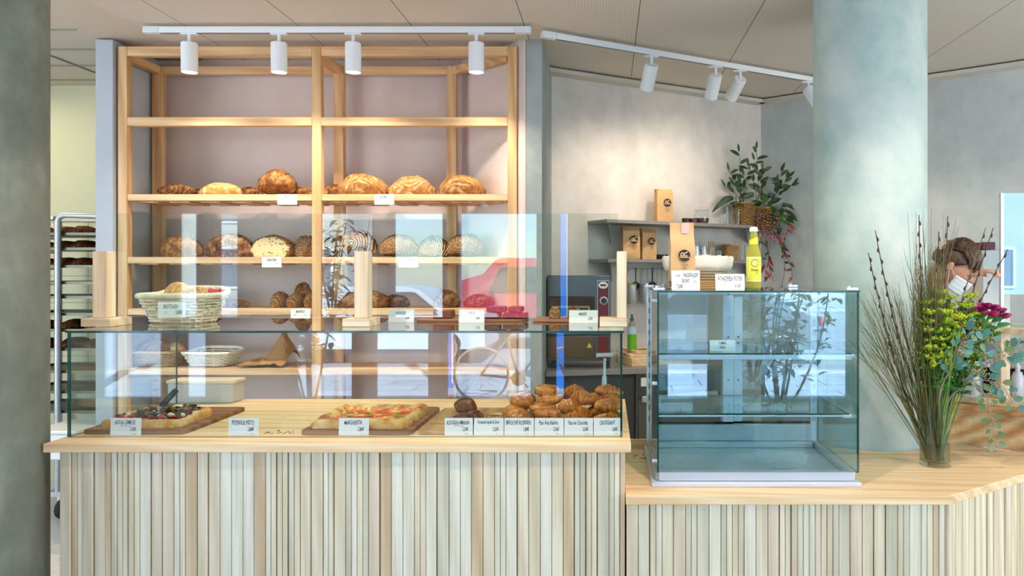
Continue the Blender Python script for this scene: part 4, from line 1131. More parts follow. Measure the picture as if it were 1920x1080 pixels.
# crumbs
cm = MB(); rnd = random.Random(9)
for (px, py, n_) in ((545, 815, 22), (1200, 850, 14)):
    cm = MB()
    for i in range(n_):
        D = 2.99 if px < 1000 else 3.36; zz = HU if px < 1000 else HL
        x = XP(px + rnd.uniform(-45 if px < 1000 else -12, 18), D); y = D + rnd.uniform(-.03, .03)
        cm.ball((x, y, zz + .0022), (rnd.uniform(.002, .006), rnd.uniform(.001, .003), .0018), 6, 4)
    tag(cm.build('bread_crumbs', plain('crumb_brown', '8d6a3c', .8)), 'scattered brown crumbs on the tall counter inside the pastry case' if px < 1000 else 'scattered crumbs on the low counter left of the display case', 'crumbs', kind='stuff')

# ------------------------------------------------------------------ cakes on the glass top
zt = GZ + .0006
board(XP(783, 3.42), XP(985, 3.42), 3.385, 3.60, GZ, .012, M['board'], 'thin wooden board under the dark cake slices on the glass top', name='cake_board')
board(XP(1000, 3.42), XP(1122, 3.42), 3.36, 3.60, GZ, .012, M['board'], 'thin wooden board under the marble cakes on the glass top', name='cake_board')
ck = NT('chocolate_cake'); ck.col(ck.ramp(ck.noise(ck.pos(obj=True), 60, 4), [(.3, '2c0f08'), (.55, '5e2616'), (.75, '8a4428')])); ck.bump(ck.noise(ck.pos(obj=True), 120, 3), .5, .003); ck = ck.set(.6)
def slab(px, D, z, w, d, h, mat, label, name='cake_slice', rz=0):
    c = Vector((XP(px, D), D, z)); mb = MB(); n = 6
    mb.box(-w / 2, w / 2, -d / 2, d / 2, 0, h)
    T = Matrix.Translation(c) @ Matrix.Rotation(rz, 4, 'Z'); mb.v = [T @ p for p in mb.v]
    o = mb.build(name, mat, bevel=.006, seg=3); return tag(o, label, 'cake', 'cake slices on the glass top')
zk = GZ + .0126
slab(925, 3.47, zk, .07, .09, .027, ck, 'dark chocolate cake slice, lower left of the stacked slices'); slab(967, 3.47, zk, .11, .09, .025, ck, 'long chocolate cake slice, bottom right of the stack')
slab(932, 3.47, zk + .028, .09, .09, .027, ck, 'chocolate cake slice, upper left of the stack', rz=.05); slab(968, 3.47, zk + .028, .062, .09, .027, ck, 'chocolate cake slice, upper right of the stack', rz=-.06)
slab(833, 3.48, zk, .085, .09, .038, plain('almond_cake', '8a4a28', .6, var=.2), 'reddish-brown almond cake piece left of the CAPRESE tag')
def muffin(px, D, w, h, kind, lab):
    mb = loaf_mb(w, w * .9, h, px, .0); c = Vector((XP(px, D), D, zk)); mb.v = [p + c for p in mb.v]
    tag(mb.build('small_cake', CR[kind], smooth=60), lab, 'cake', 'small round cakes')
muffin(1040, 3.47, .055, .062, 'gold', 'small golden cake on the right board, left one'); muffin(1076, 3.47, .07, .062, 'brown', 'small brown cake on the right board behind the MARBRÉ tag')
# ------------------------------------------------------------------ kitchen corner: back worktop, oven, dishwasher
wu = (1.72 / 2.03, 1.075 / 2.03)                    # direction along the far wall
wn = Vector((wu[1], -wu[0], 0))                     # out of that wall, into the room
def W(px, off):                                     # point at bearing px, off metres in front of the far wall
    k = (px - CX) / F; p0 = Vector((-.60, 5.075, 0)) + wn * off
    t = (k * p0.y - p0.x) / (wu[0] - k * wu[1]); return Vector((p0.x + wu[0] * t, p0.y + wu[1] * t, 0))
bw = empty('back_worktop', (.3, 5.2, 0), 'dark grey kitchen worktop with drawers running along the pale far wall', 'kitchen counter')
a0 = Vector((-.38, 4.62, 0)); a1 = Vector((1.25, 5.30, 0))
MB().prism([(-.385, 4.62), (.45, 4.80), (1.65, 5.45), (1.28, 6.12), (.0, 5.42), (-.385, 5.18)], .985, 1.02).build('worktop', M['greyshelf'], bw, bevel=.002)
MB().prism([(-.385, 4.66), (.17, 4.78), (.17, 5.3), (-.385, 5.16)], .0, .984).build('cabinet_body', M['dark'], bw)
dw = MB().prism([(.175, 4.765), (.76, 5.03), (.60, 5.50), (.175, 5.3)], .08, .984).build('dishwasher_body', M['steel_dark'], bw)
def onface(u0, u1, z0, z1, o, t=.004):
    A = Vector((.175, 4.765, 0)); B = Vector((.76, 5.03, 0)); d = (B - A).normalized(); n_ = Vector((d.y, -d.x, 0)); L = (B - A).length
    p, q = A + d * (L * u0) + n_ * o, A + d * (L * u1) + n_ * o
    return [(p.x, p.y), (q.x, q.y), (q.x + n_.x * t, q.y + n_.y * t), (p.x + n_.x * t, p.y + n_.y * t)], z0, z1
MB().prism(*onface(.03, .97, .14, .82, .001)).build('dishwasher_door', plain('brown_steel_door', '6f6a62', .3, .8), bw, bevel=.002)
MB().prism(*onface(.06, .94, .80, .84, .006, .02)).build('door_handle', M['steel'], bw, bevel=.004)
MB().prism(*onface(.06, .20, .90, .955, .001)).build('sticker', M['paper'], bw)
MB().prism(*onface(.34, .66, .89, .965, .001)).build('display', plain('blue_display', '182238', .2), bw)

ov = empty('deck_oven', (-.2, 4.85, 1.02), 'steel pizza oven with dark red control strip behind the right wooden post', 'oven')
def oven(z0, z1, lab_sub):
    x0, x1, y0, y1 = -.384, XP(1145, 4.72), 4.72, 4.98
    b = MB().box(x0, x1, y0, y1, z0, z1).build('oven_body', M['steel_dark'], ov, bevel=.004)
    px0, px1 = XP(1121, 4.71), XP(1141, 4.71)
    MB().box(px0 - .004, px1 + .004, 4.709, 4.719, z0 + .02, z1 - .03).build('panel_frame', M['steel'], b)
    pn = MB().box(px0, px1, 4.705, 4.7085, z0 + .025, z1 - .035).build('control_panel', plain('dark_red_panel', '6b121a', .3), b)
    Q = Matrix.Rotation(R(90), 3, 'X'); xc = (px0 + px1) / 2
    for f_ in (.22, .58):
        k = MB().lathe([(.026, -.002), (.026, .004), (.018, .006)], (xc + .004, 4.703, z0 + (z1 - z0) * f_), 24, M=Q, mi=0)
        k.lathe([(.019, .006), (.018, .028), (0, .028)], (xc + .004, 4.703, z0 + (z1 - z0) * f_), 24, M=Q, mi=1)
        k.build('knob', [M['steel'], M['black']], b)
    bd = MB().lathe([(.030, -.001), (.030, .003), (0, .003)], (xc, 4.704, z1 - .06), 28, M=Q, sx=1, sy=.72)
    o = bd.build('badge', M['paper'], b); MB().box(xc - .018, xc + .018, 4.699, 4.7005, z1 - .067, z1 - .053).build('badge_bar', plain('badge_brown', '5a2424', .5), b)
    d = MB().box(x0 + .01, px0 - .02, 4.700, 4.719, z0 + .03, z1 - .13).build('oven_door', plain('brown_glass_door', '4c4030', .15, .6), b, bevel=.008)
    fr_ = []
    ax0, ax1, az0, az1 = x0 + .03, px0 - .05, z0 + .09, z1 - .19
    MB().box(ax0, ax1, 4.697, 4.7, az0, az1).build('door_frame', plain('brass_steel', 'a08c62', .3, .8), d, bevel=.004)
    MB().box(ax0 + .012, ax1 - .012, 4.694, 4.6968, az0 + .012, az1 - .012).build('door_window', M['black'], d, bevel=.003)
    return b, d, ax1
oven(1.235, 1.61, 'upper'); b, d, ax1 = oven(1.04, 1.232, 'lower') if False else (None, None, 0)
# lower deck
x0, x1 = -.384, XP(1145, 4.72)
lb = MB().box(x0, x1, 4.73, 4.98, 1.07, 1.233).build('lower_deck', M['steel_dark'], ov, bevel=.004)
MB().box(x0 + .01, -.09, 4.715, 4.729, 1.09, 1.225).build('lower_door', plain('bronze_door', '7a6a4c', .25, .8), lb, bevel=.004)
MB().add([(-.135, 4.713, 1.155), (-.10, 4.713, 1.155), (-.1175, 4.713, 1.187)], [(0, 1, 2)]).build('warning_triangle', plain('warning_yellow', 'd8c22a', .5), lb, smooth=0, solid=.0008)
MB().box(XP(1121, 4.72), XP(1141, 4.72), 4.722, 4.729, 1.085, 1.225).build('lower_panel', bpy.data.materials['dark_red_panel'], lb)
for x in (-.36, x1 - .03):
    MB().box(x, x + .025, 4.75, 4.775, 1.0205, 1.069).box(x, x + .025, 4.93, 4.955, 1.0205, 1.069).build('oven_foot', M['black'], ov)

# cutting boards with knives
def cutboard(c, w, d, z, t, rz, label):
    T = Mx((c[0], c[1], z), rz); return tag(MB().box(-w / 2, w / 2, -d / 2, d / 2, .0004, t - .0004, M=T).build('cutting_board', M['ash_x'], bevel=.003), label, 'cutting board', 'stacked cutting boards')
cutboard((.30, 5.03), .42, .30, 1.0205, .055, .35, 'thick pale cutting board at the bottom of the stack beside the oven')
cutboard((.29, 5.05), .40, .27, 1.0757, .022, .30, 'thin pale cutting board in the middle of the stack')
cutboard((.31, 5.06), .38, .25, 1.098, .020, .42, 'thin cutting board on top of the stack')
def knife(a, b, label, z):
    a = Vector((*a, z)); b = Vector((*b, z)); root = empty('kitchen_knife', tuple((a + b) / 2), label, 'knife', 'kitchen knives on the cutting boards')
    d = (b - a).normalized(); m_ = a + (b - a) * .42; s = Vector((-d.y, d.x, 0))
    MB().tube([a, a.lerp(m_, .5), m_], [.011, .013, .010], 10, sq=.8).build('handle', M['black'], root)
    MB().add([m_ - s * .012, m_ + s * .014, b, m_ - s * .012 + Vector((0, 0, .002)), m_ + s * .014 + Vector((0, 0, .002)), b + Vector((0, 0, .001))],
             [(0, 2, 1), (3, 4, 5), (0, 1, 4, 3), (1, 2, 5, 4), (2, 0, 3, 5)]).build('blade', M['steel'], root, smooth=0)
knife((.43, 5.06), (.10, 4.98), 'black-handled knife lying across the top cutting board', 1.132)
knife((.30, 4.955), (.02, 4.93), 'black-handled knife at the front edge of the boards', 1.112)
# washing-up liquid
c = P(1185, 640, 4.97); c.z = 1.1185
db = empty('dish_soap_bottle', tuple(c), 'bottle of green washing-up liquid with green cap beside the right wooden post', 'bottle')
sb = MB().lathe([(.024, 0), (.029, .006), (.029, .10), (.027, .135), (.018, .175), (.010, .186), (.010, .192), (0, .192)], c, 28, sx=1.05, sy=.7)
sb.build('soap_body', plain('green_liquid', '6ec22c', .15, 0, .6), db, smooth=50)
sb2 = MB().lathe([(.0275, .118), (.0275, .136), (.0185, .1755), (.0105, .187), (.0105, .19)], c, 28, sx=1.05, sy=.72).build('clear_shoulder', plain('soap_shoulder', '8f8f80', .2), db)
MB().lathe([(.012, .190), (.012, .205), (.007, .209), (.006, .222), (.009, .226), (.006, .232), (0, .232)], c, 20).build('cap', plain('dark_green_cap', '14683a', .35), db)
MB().lathe([(.0302, .10), (.0302, .128), (.029, .15), (.0, .15)], c, 28, sx=1.04, sy=.72).build('label', plain('pale_blue_label', 'b9d2de', .4), db)

# ------------------------------------------------------------------ two wall shelves
def wshelf(z, pxa, pxb, label):
    a, b = W(pxa, .28), W(pxb, .28); a2 = a - wn * .275; b2 = b - wn * .275
    root = empty('wall_shelf', tuple((a + b) / 2 + Vector((0, 0, z))), label, 'shelf', 'grey wall shelves')
    MB().prism([(a.x, a.y), (b.x, b.y), (b2.x, b2.y), (a2.x, a2.y)], z - .024, z).build('shelf_board', M['greyshelf'], root, bevel=.002)
    for px in (pxa + 4, (pxa + pxb) / 2, pxb - 12):
        p = W(px, .24); q = W(px, .004)
        d = Vector((wu[0], wu[1], 0)) * .004
        br_ = MB()
        pts = [p + Vector((0, 0, z - .0245)), q + Vector((0, 0, z - .0245)), q + Vector((0, 0, z - .16)), q + wn * .02 + Vector((0, 0, z - .16)), p + Vector((0, 0, z - .04))]
        br_.add([x - d for x in pts] + [x + d for x in pts], [(0, 1, 2, 3, 4), (9, 8, 7, 6, 5)] + [(i, 5 + i, 5 + (i + 1) % 5, (i + 1) % 5) for i in range(5)])
        br_.build('bracket', M['greyshelf'], root, smooth=0)
    return root
ZU, ZW = 1.995, 1.722
wshelf(ZU, 1138, 1412, 'upper grey wall shelf carrying a coffee bag, jar and hanging plants')
wshelf(ZW, 1140, 1410, 'lower grey wall shelf with two coffee bags and metal cups')

def coffee_bag(c, w, d, h, label, rz=0, lean=0, fold='gable', sticker=False, bulge=.2, crease=0, seed=0):
    c = Vector(c); root = empty('coffee_bag', tuple(c), label, 'coffee bag', 'brown paper coffee bags')
    T = Matrix.Translation(c) @ Matrix.Rotation(rz, 4, 'Z') @ Matrix.Rotation(R(-lean), 4, 'X')
    nz = 14; per = []; nxs = 7; nys = 4
    def sec(t):
        if fold == 'gable':        # block bag with the top folded back
            dd = d * (1 if t < .86 else 1 - .55 * (t - .86) / .14); ww = w * (1 - .03 * t)
        else:                      # long bag pinched flat at the top
            dd = d * (1 if t < .55 else max(.06, 1 - (t - .55) / .3)); ww = w * (1 - .05 * t)
        return ww, dd
    mb = MB(); n = 2 * (nxs + nys)
    for k in range(nz + 1):
        t = k / nz; ww, dd = sec(t)
        z = h * t
        if fold == 'gable' and t > .86: pass
        pts = []
        for i in range(nxs): pts.append((-.5 + i / nxs, -.5))
        for i in range(nys): pts.append((.5, -.5 + i / nys))
        for i in range(nxs): pts.append((.5 - i / nxs, .5))
        for i in range(nys): pts.append((-.5, .5 - i / nys))
        for (u, v) in pts:
            b_ = bulge * .04 * sin(pi * min(1, t * 1.1))
            x = u * ww; y = v * dd
            if abs(v) == .5: y += math.copysign(b_ * (1 - (2 * u) ** 2) * d * 4, v)
            else: x += -math.copysign(b_ * (1 - (2 * v) ** 2) * w * 1.4, u)
            nn = noise.noise(Vector((u * 3 + seed, t * 6, v * 3)))
            x += .004 * nn; y += .005 * nn * (1 + crease)
            if t == 0: x *= .95; y *= .95
            if fold == 'gable' and t > .86: y += d * .18 * (t - .86) / .14
            mb.v.append(T @ Vector((x, y, z)))
    for k in range(nz):
        for i in range(n): mb.f.append([k * n + i, k * n + (i + 1) % n, (k + 1) * n + (i + 1) % n, (k + 1) * n + i]); mb.m.append(0)
    mb.f.append(list(range(n))[::-1]); mb.m.append(0); mb.f.append([nz * n + i for i in range(n)]); mb.m.append(0)
    mb.build('bag_body', M['kraft'], root, smooth=28)
    if fold == 'gable':
        MB().prism([(-w * .5, 0), (-w * .5 + .001, 0), (0, 0)], 0, .001) if False else None
        fl = MB().add([T @ Vector((-w * .487, -d * .24, h * .99)), T @ Vector((-w * .30, -d * .27, h * .99)), T @ Vector((-w * .49, -d * .30, h * .80)), T @ Vector((-w * .495, d * .1, h * .97))], [(0, 2, 1), (0, 3, 2)])
        fl.build('side_fold', M['kraft_dark'], root, smooth=0, solid=.001)
    # printed mark: dark disc with a letter lying on its side, two lines of type below
    yb = -d / 2 - bulge * .04 * d * 4 - .0035 - .003 * (1 + crease)
    lo = .42 if fold != 'gable' else .58
    ux = .12 * w if fold == 'gable' else .05 * w
    rdisc = w * .235; cz = h * lo
    dm = MB().lathe([(rdisc, -.0004), (rdisc, .0004), (0, .0004)], (0, 0, 0), 36, M=Matrix.Rotation(R(90), 3, 'X'))
    S = T @ Matrix.Translation((ux, yb, cz))
    dk = MB().merge(dm, S); dk.build('printed_mark', M['ink'], root, smooth=0)
    r_ = text_mesh('R', rdisc * 2.0, .95, bold=.01)
    for p in r_.v: p.x, p.z = -p.z * .9 + 0, p.x * .9 + rdisc * .22
    lt = MB().merge(r_, S @ Matrix.Translation((0, -.0009, 0)))
    lt.merge(MB().box(-rdisc * .93, rdisc * .93, -.0012, -.0008, -rdisc * .42, -rdisc * .26), S)
    lt.build('mark_letter', M['kraft'], root, smooth=0)
    tx = MB()
    for s_, zz in (('PASSENGER', -1.65), ('BLEND', -2.15)):
        tx.merge(fit_text(s_, w * .62, rdisc * .34), S @ Matrix.Translation((0, 0, rdisc * zz)))
    tx.merge(fit_text('250 g', w * .2, rdisc * .16), S @ Matrix.Translation((w * .05, 0, -rdisc * 3.4)))
    tx.build('lettering', M['ink'], root, smooth=0)
    if sticker:
        MB().box(-w * .03, w * .29, -.0008, .0004, h * .81, h * .99, M=T @ Matrix.Translation((0, -d * .045 - .006, 0))).build('sticker', plain('pink_sticker', 'e4aaa4', .5), root)
    return root
def onsh(px, off, z): p = W(px, off); p.z = z + .001; return p
coffee_bag(onsh(1244, .17, ZU), .125, .075, .245, 'brown coffee bag standing alone on the upper wall shelf', rz=.28, seed=3)
coffee_bag(onsh(1182, .17, ZW), .125, .08, .235, 'brown coffee bag, left one of the pair on the lower wall shelf', rz=.22, seed=5, crease=1, lean=2)
coffee_bag(onsh(1214, .15, ZW), .112, .075, .225, 'brown coffee bag, right one of the pair on the lower wall shelf', rz=.35, seed=8, crease=1)
coffee_bag((XP(1279, 3.16), 3.16, ZT + .0365), .105, .055, .245, 'tall pinched coffee bag with a pink sticker on top of the display case', fold='pinch', sticker=True, rz=.05, lean=3, seed=2)

# things on the upper shelf
jp = onsh(1315, .15, ZU)
jar = empty('clip_top_jar', tuple(jp), 'glass clip-top jar with dark contents on the upper wall shelf', 'jar')
MB().lathe([(.040, 0), (.056, .006), (.060, .03), (.060, .075), (.050, .098), (.046, .108), (.0445, .108), (.048, .096), (.0575, .073), (.0575, .03), (.050, .008), (0, .008)], jp, 32).build('jar_glass', M['glass_thin'], jar, smooth=50)
MB().lathe([(.05, .110), (.052, .114), (.050, .128), (.03, .132), (0, .132)], jp, 32).build('lid', M['glass_thin'], jar, smooth=50)
MB().tube([jp + Vector((cos(a) * .052, sin(a) * .052, .104)) for a in [k * pi / 12 for k in range(24)]], .002, 5, closed=True).tube([jp + Vector((.054, 0, .10)), jp + Vector((.062, 0, .115)), jp + Vector((.05, 0, .13))], .002, 6).build('wire_clip', M['steel'], jar)
MB().lathe([(.049, .009), (.056, .03), (.056, .045), (0, .048)], jp, 28).build('contents', plain('dark_berries', '3a1418', .4), jar)
for q, (px, w_, lab) in enumerate(((1286, .03, 'flat dark tin, leftmost on the upper wall shelf'), (1300, .032, 'flat dark red tin beside the clip-top jar'))):
    p = onsh(px, .2, ZU); tag(MB().lathe([(w_, 0), (w_, .024), (w_ + .0015, .025), (w_ + .0015, .033), (w_ - .002, .035), (0, .035)], p, 24).build('small_tin', plain('tin_%d' % q, ('2b1a18', '5a1a22')[q], .3), smooth=40), lab, 'tin', 'small tins')
def tumbler(p, r, h, label, name='drinking_glass', fill=None):
    root = empty(name, tuple(p), label, 'glass', 'glass vessels on the wall shelves')
    MB().lathe([(r * .85, 0), (r * .9, .003), (r, h), (r - .0015, h), (r * .9 - .0015, .006), (0, .006)], p, 28).build('glass_body', M['glass_thin'], root, smooth=50)
    if fill: MB().lathe([(r * .82, .007), (r * .9, h * .5), (0, h * .5)], p, 24).build('contents', fill, root)
    return root
tumbler(onsh(1356, .15, ZU), .035, .085, 'low clear glass under the drooping leaf on the upper shelf')
tumbler(onsh(1363, .10, ZU), .022, .15, 'narrow clear bottle-like vase on the upper wall shelf', 'bud_vase')
tumbler(onsh(1383, .2, ZU), .022, .12, 'slim clear glass in front of the brown planter')
# lower shelf
for i, (px, lab) in enumerate(((1304, 'left steel milk jug on the lower wall shelf'), (1318, 'right steel milk jug on the lower wall shelf'))):
    p = onsh(px, .16 - .03 * i, ZW); j = empty('milk_jug', tuple(p), lab, 'jug', 'steel milk jugs')
    MB().lathe([(.036, 0), (.040, .006), (.040, .04), (.031, .085), (.034, .105), (.032, .105), (.029, .085), (.037, .04), (.036, .008), (0, .006)], p, 28).build('jug_body', M['steel'], j, smooth=50)
    MB().tube([p + Vector((.036, 0, .03)), p + Vector((.058, 0, .04)), p + Vector((.058, 0, .08)), p + Vector((.034, 0, .09))], .004, 8).build('handle', M['steel'], j)
sp_ = onsh(1334, .16, ZW); tumbler(sp_, .033, .095, 'glass filled with wooden stirrers on the lower wall shelf')
stm = MB()
for k in range(12):
    a = k * .9; stm.beam(sp_ + Vector((cos(a) * .012, sin(a) * .012, .008)), sp_ + Vector((cos(a) * .026, sin(a) * .026, .125 + .01 * (k % 3))), .006, .0015)
tag(stm.build('wooden_stirrers', M['kraft']), 'bundle of wooden stirrers standing in the glass on the lower shelf', 'stirrers', kind='stuff')
tumbler(onsh(1349, .2, ZW), .026, .07, 'small glass between the stirrers and the woven pot'); tumbler(onsh(1391, .12, ZW), .028, .12, 'tall clear glass at the right end of the lower shelf'); tumbler(onsh(1402, .17, ZW), .028, .11, 'clear glass nearest the lemonade bottle on the lower shelf')
bp = onsh(1244, .17, ZW)
for i, (dx, r_) in enumerate(((-.03, .035), (.045, .04))):
    q = bp + Vector((dx, dx * .6, .0)); tag(MB().lathe([(r_ * .6, 0), (r_, .02), (r_ * 1.05, .035), (r_ * .98, .035), (r_ * .6, .006), (0, .005)], q, 24).build('black_bowl', M['black'], smooth=50), 'small black bowl on the lower wall shelf, %s' % ('left one', 'right one')[i], 'bowl', 'black bowls')
wp = onsh(1370, .15, ZW); wp.z += .003
basket(wp, .10, .10, .135, .135, .115, WK_N, 'small woven straw pot with a seedling on the lower wall shelf', rows=12, rim_r=.005, name='woven_pot', round_=True)
LG = plain('leaf_green_dark', '2a4a22', .4); LG2 = plain('leaf_green', '3c6a2c', .4)
pl = MB(); rnd = random.Random(4)
pl.lathe([(.05, .0), (.052, .01), (0, .012)], wp + Vector((0, 0, .085)), 16, 1)
for k in range(16):
    a = rnd.uniform(0, 6.28); pl.leaf(wp + Vector((cos(a) * .015, sin(a) * .015, .10)), (cos(a), sin(a), rnd.uniform(.6, 2)), rnd.uniform(.03, .05), .018, 0, .3)
tag(pl.build('seedling', [LG, plain('soil', '2c2018', .9)], smooth=60), 'small green seedling growing in the straw pot', 'plant')

# big planters on the upper shelf with foliage
pp = onsh(1396, .19, ZU); pp.z += .003
basket(pp, .13, .13, .17, .17, .17, WK_B, 'brown woven planter, left one at the end of the upper shelf', rows=14, rim_r=.006, name='woven_planter', round_=True)
p2_ = onsh(1430, .21, ZU - .03)
basket(p2_, .15, .15, .21, .19, .17, WK_B, 'wide brown woven planter overgrown with trailing stems at the shelf end', rows=14, rim_r=.006, name='woven_planter', round_=True)
MB_ = MB().beam(W(1412, .02) + Vector((0, 0, ZU - .037)), W(1412, .26) + Vector((0, 0, ZU - .037)), .01, .02) if False else None
hk = MB()
hk.prism([tuple(W(1410, .28))[:2], tuple(W(1446, .26))[:2], tuple(W(1446, .004))[:2], tuple(W(1410, .004))[:2]], ZU - .045, ZU - .0305)
tag(hk.build('planter_bracket', M['greyshelf']), 'small grey ledge under the wide woven planter', 'ledge')
def shoot(mb, base, top, nleaf, ll, lw, rnd, mi=0, ms=1, droop=.25, r=.0022, start=.15):
    base = Vector(base); top = Vector(top); pts = []
    for k in range(7):
        t = k / 6; pts.append(base.lerp(top, t) + Vector((sin(t * 3) * .012, 0, sin(t * pi) * .02)))
    mb.tube(pts, [r * (1.2 - .6 * k / 6) for k in range(7)], 6, ms)
    for k in range(nleaf):
        t = start + (1 - start) * (k + .5) / nleaf; i = min(5, int(t * 6)); p = pts[i].lerp(pts[i + 1], t * 6 - i)
        a = k * 2.4 + rnd.uniform(-.4, .4); d = Vector((cos(a), -abs(sin(a)) * .5, rnd.uniform(.3, 1.1)))
        mb.leaf(p, d, ll * rnd.uniform(.8, 1.2), lw * rnd.uniform(1.0, 1.4), mi, droop, up=(rnd.uniform(-.3, .3), -1, .4))
    mb.leaf(pts[-1], (top - base) + Vector((rnd.uniform(-.1, .1), 0, 0)), ll * .8, lw * .9, mi, 0, up=(.2, -1, 0))
rnd = random.Random(12); STM = plain('dark_stem', '3a2a20', .6)
fol = MB(); b_ = pp + Vector((0, 0, .15))
D = pp.y
for (tx, ty_, nl) in ((1366, 320, 4), (1385, 285, 5), (1402, 312, 5), (1394, 330, 5), (1376, 345, 4), (1360, 350, 3)):
    shoot(fol, b_ + Vector((rnd.uniform(-.04, .03), rnd.uniform(-.03, .03), 0)), P(tx, ty_, D), nl, .09, .024, rnd)
for k in range(16):
    a = rnd.uniform(0, 6.28); fol.leaf(b_ + Vector((cos(a) * .04, sin(a) * .04, 0)), (cos(a), -abs(sin(a)), rnd.uniform(.2, .9)), rnd.uniform(.09, .14), .05, 0, .4, up=(0, -.7, .7))
# two long drooping strap leaves on the left
for (a_, e_, w_) in ((P(1375, 372, D), P(1335, 398, D - .05), .06), (P(1379, 370, D), P(1384, 410, D - .1), .05)):
    q = MB(); n = 10; mid = (a_ + e_) / 2 + Vector((0, -.02, .06)); vs = []
    for k in range(n + 1):
        t = k / n; p = a_ * (1 - t) ** 2 + mid * (2 * t * (1 - t)) + e_ * t * t; ww = w_ * .5 * sin(pi * (.08 + .9 * t)) ** .7
        vs += [p + Vector((0, 0, ww)), p + Vector((0, -.01, 0)), p - Vector((0, 0, ww))]
    fol.add(vs, [f for k in range(n) for f in ((k * 3, k * 3 + 1, k * 3 + 4, k * 3 + 3), (k * 3 + 1, k * 3 + 2, k * 3 + 5, k * 3 + 4))])
tag(fol.build('leafy_houseplant', [LG, STM], smooth=60), 'dark green leafy plant growing from the left woven planter', 'plant')
fol = MB(); b_ = p2_ + Vector((0, 0, .15)); D = p2_.y
for (tx, ty_, nl) in ((1417, 280, 7), (1414, 300, 6), (1430, 318, 6), (1405, 320, 4), (1466, 318, 7), (1478, 332, 7), (1487, 345, 6), (1455, 340, 5)):
    shoot(fol, b_ + Vector((rnd.uniform(-.06, .07), rnd.uniform(-.04, .03), 0)), P(tx, ty_, D - rnd.uniform(.12, .24)), nl, .085, .026, rnd)
for k in range(26):
    a = rnd.uniform(-1.9, 1.2); c_ = b_ + Vector((.09 + rnd.uniform(-.13, .1), -.06, rnd.uniform(-.12, .06)))
    fol.leaf(c_, (cos(a), -.5, sin(a) + .3), rnd.uniform(.07, .12), .036, rnd.choice([0, 0, 2]), .4, up=(0, -1, .5))
tag(fol.build('leafy_houseplant', [LG, STM, LG2], smooth=60), 'dark green plant with upright shoots growing from the wide planter', 'plant')
tr = MB(); RS = plain('red_succulent_stem', '5c2424', .5); PK = plain('pinkish_bead_leaf', 'c98f80', .5)
for k in range(9):          # beaded trailing stems in front of the planter
    x = -.09 + .025 * k; p = b_ + Vector((x, -.10, .0)); L_ = rnd.uniform(.16, .28); pts = [p + Vector((.01 * sin(t * 9 + k), -.02 * sin(t * 2), -L_ * t)) for t in [q / 8 for q in range(9)]]
    tr.tube(pts, .0035, 5, 0)
    for q in pts[1:]:
        tr.ball(q + Vector((rnd.uniform(-.007, .007), -.008, rnd.uniform(-.01, .01))), .0055, 6, 4, 1)
for (px, py, pe, pye) in ((1440, 425, 1452, 528), (1455, 420, 1480, 520), (1470, 400, 1476, 470), (1448, 430, 1436, 500), (1462, 430, 1465, 535), (1430, 450, 1428, 530)):
    a_, e_ = P(px, py - 20, D - .12), P(pe, pye, D - .14)
    pts = [a_.lerp(e_, t) + Vector((.03 * sin(t * 5 + px), 0, 0)) for t in [q / 9 for q in range(10)]]
    tr.tube(pts, .0022, 5, 0)
    for q in pts[2:]:
        if rnd.random() < .75:
            tr.leaf(q, (rnd.uniform(-1, 1), -.3, rnd.uniform(-1, .4)), rnd.uniform(.03, .07), .022, rnd.choice([2, 3, 3, 0]), .5, up=(0, -1, .3))
tag(tr.build('trailing_cactus', [RS, PK, plain('red_flower', 'a8323a', .5), LG], smooth=60), 'trailing reddish plant hanging down beside the lower wall shelf with red flowers', 'plant')

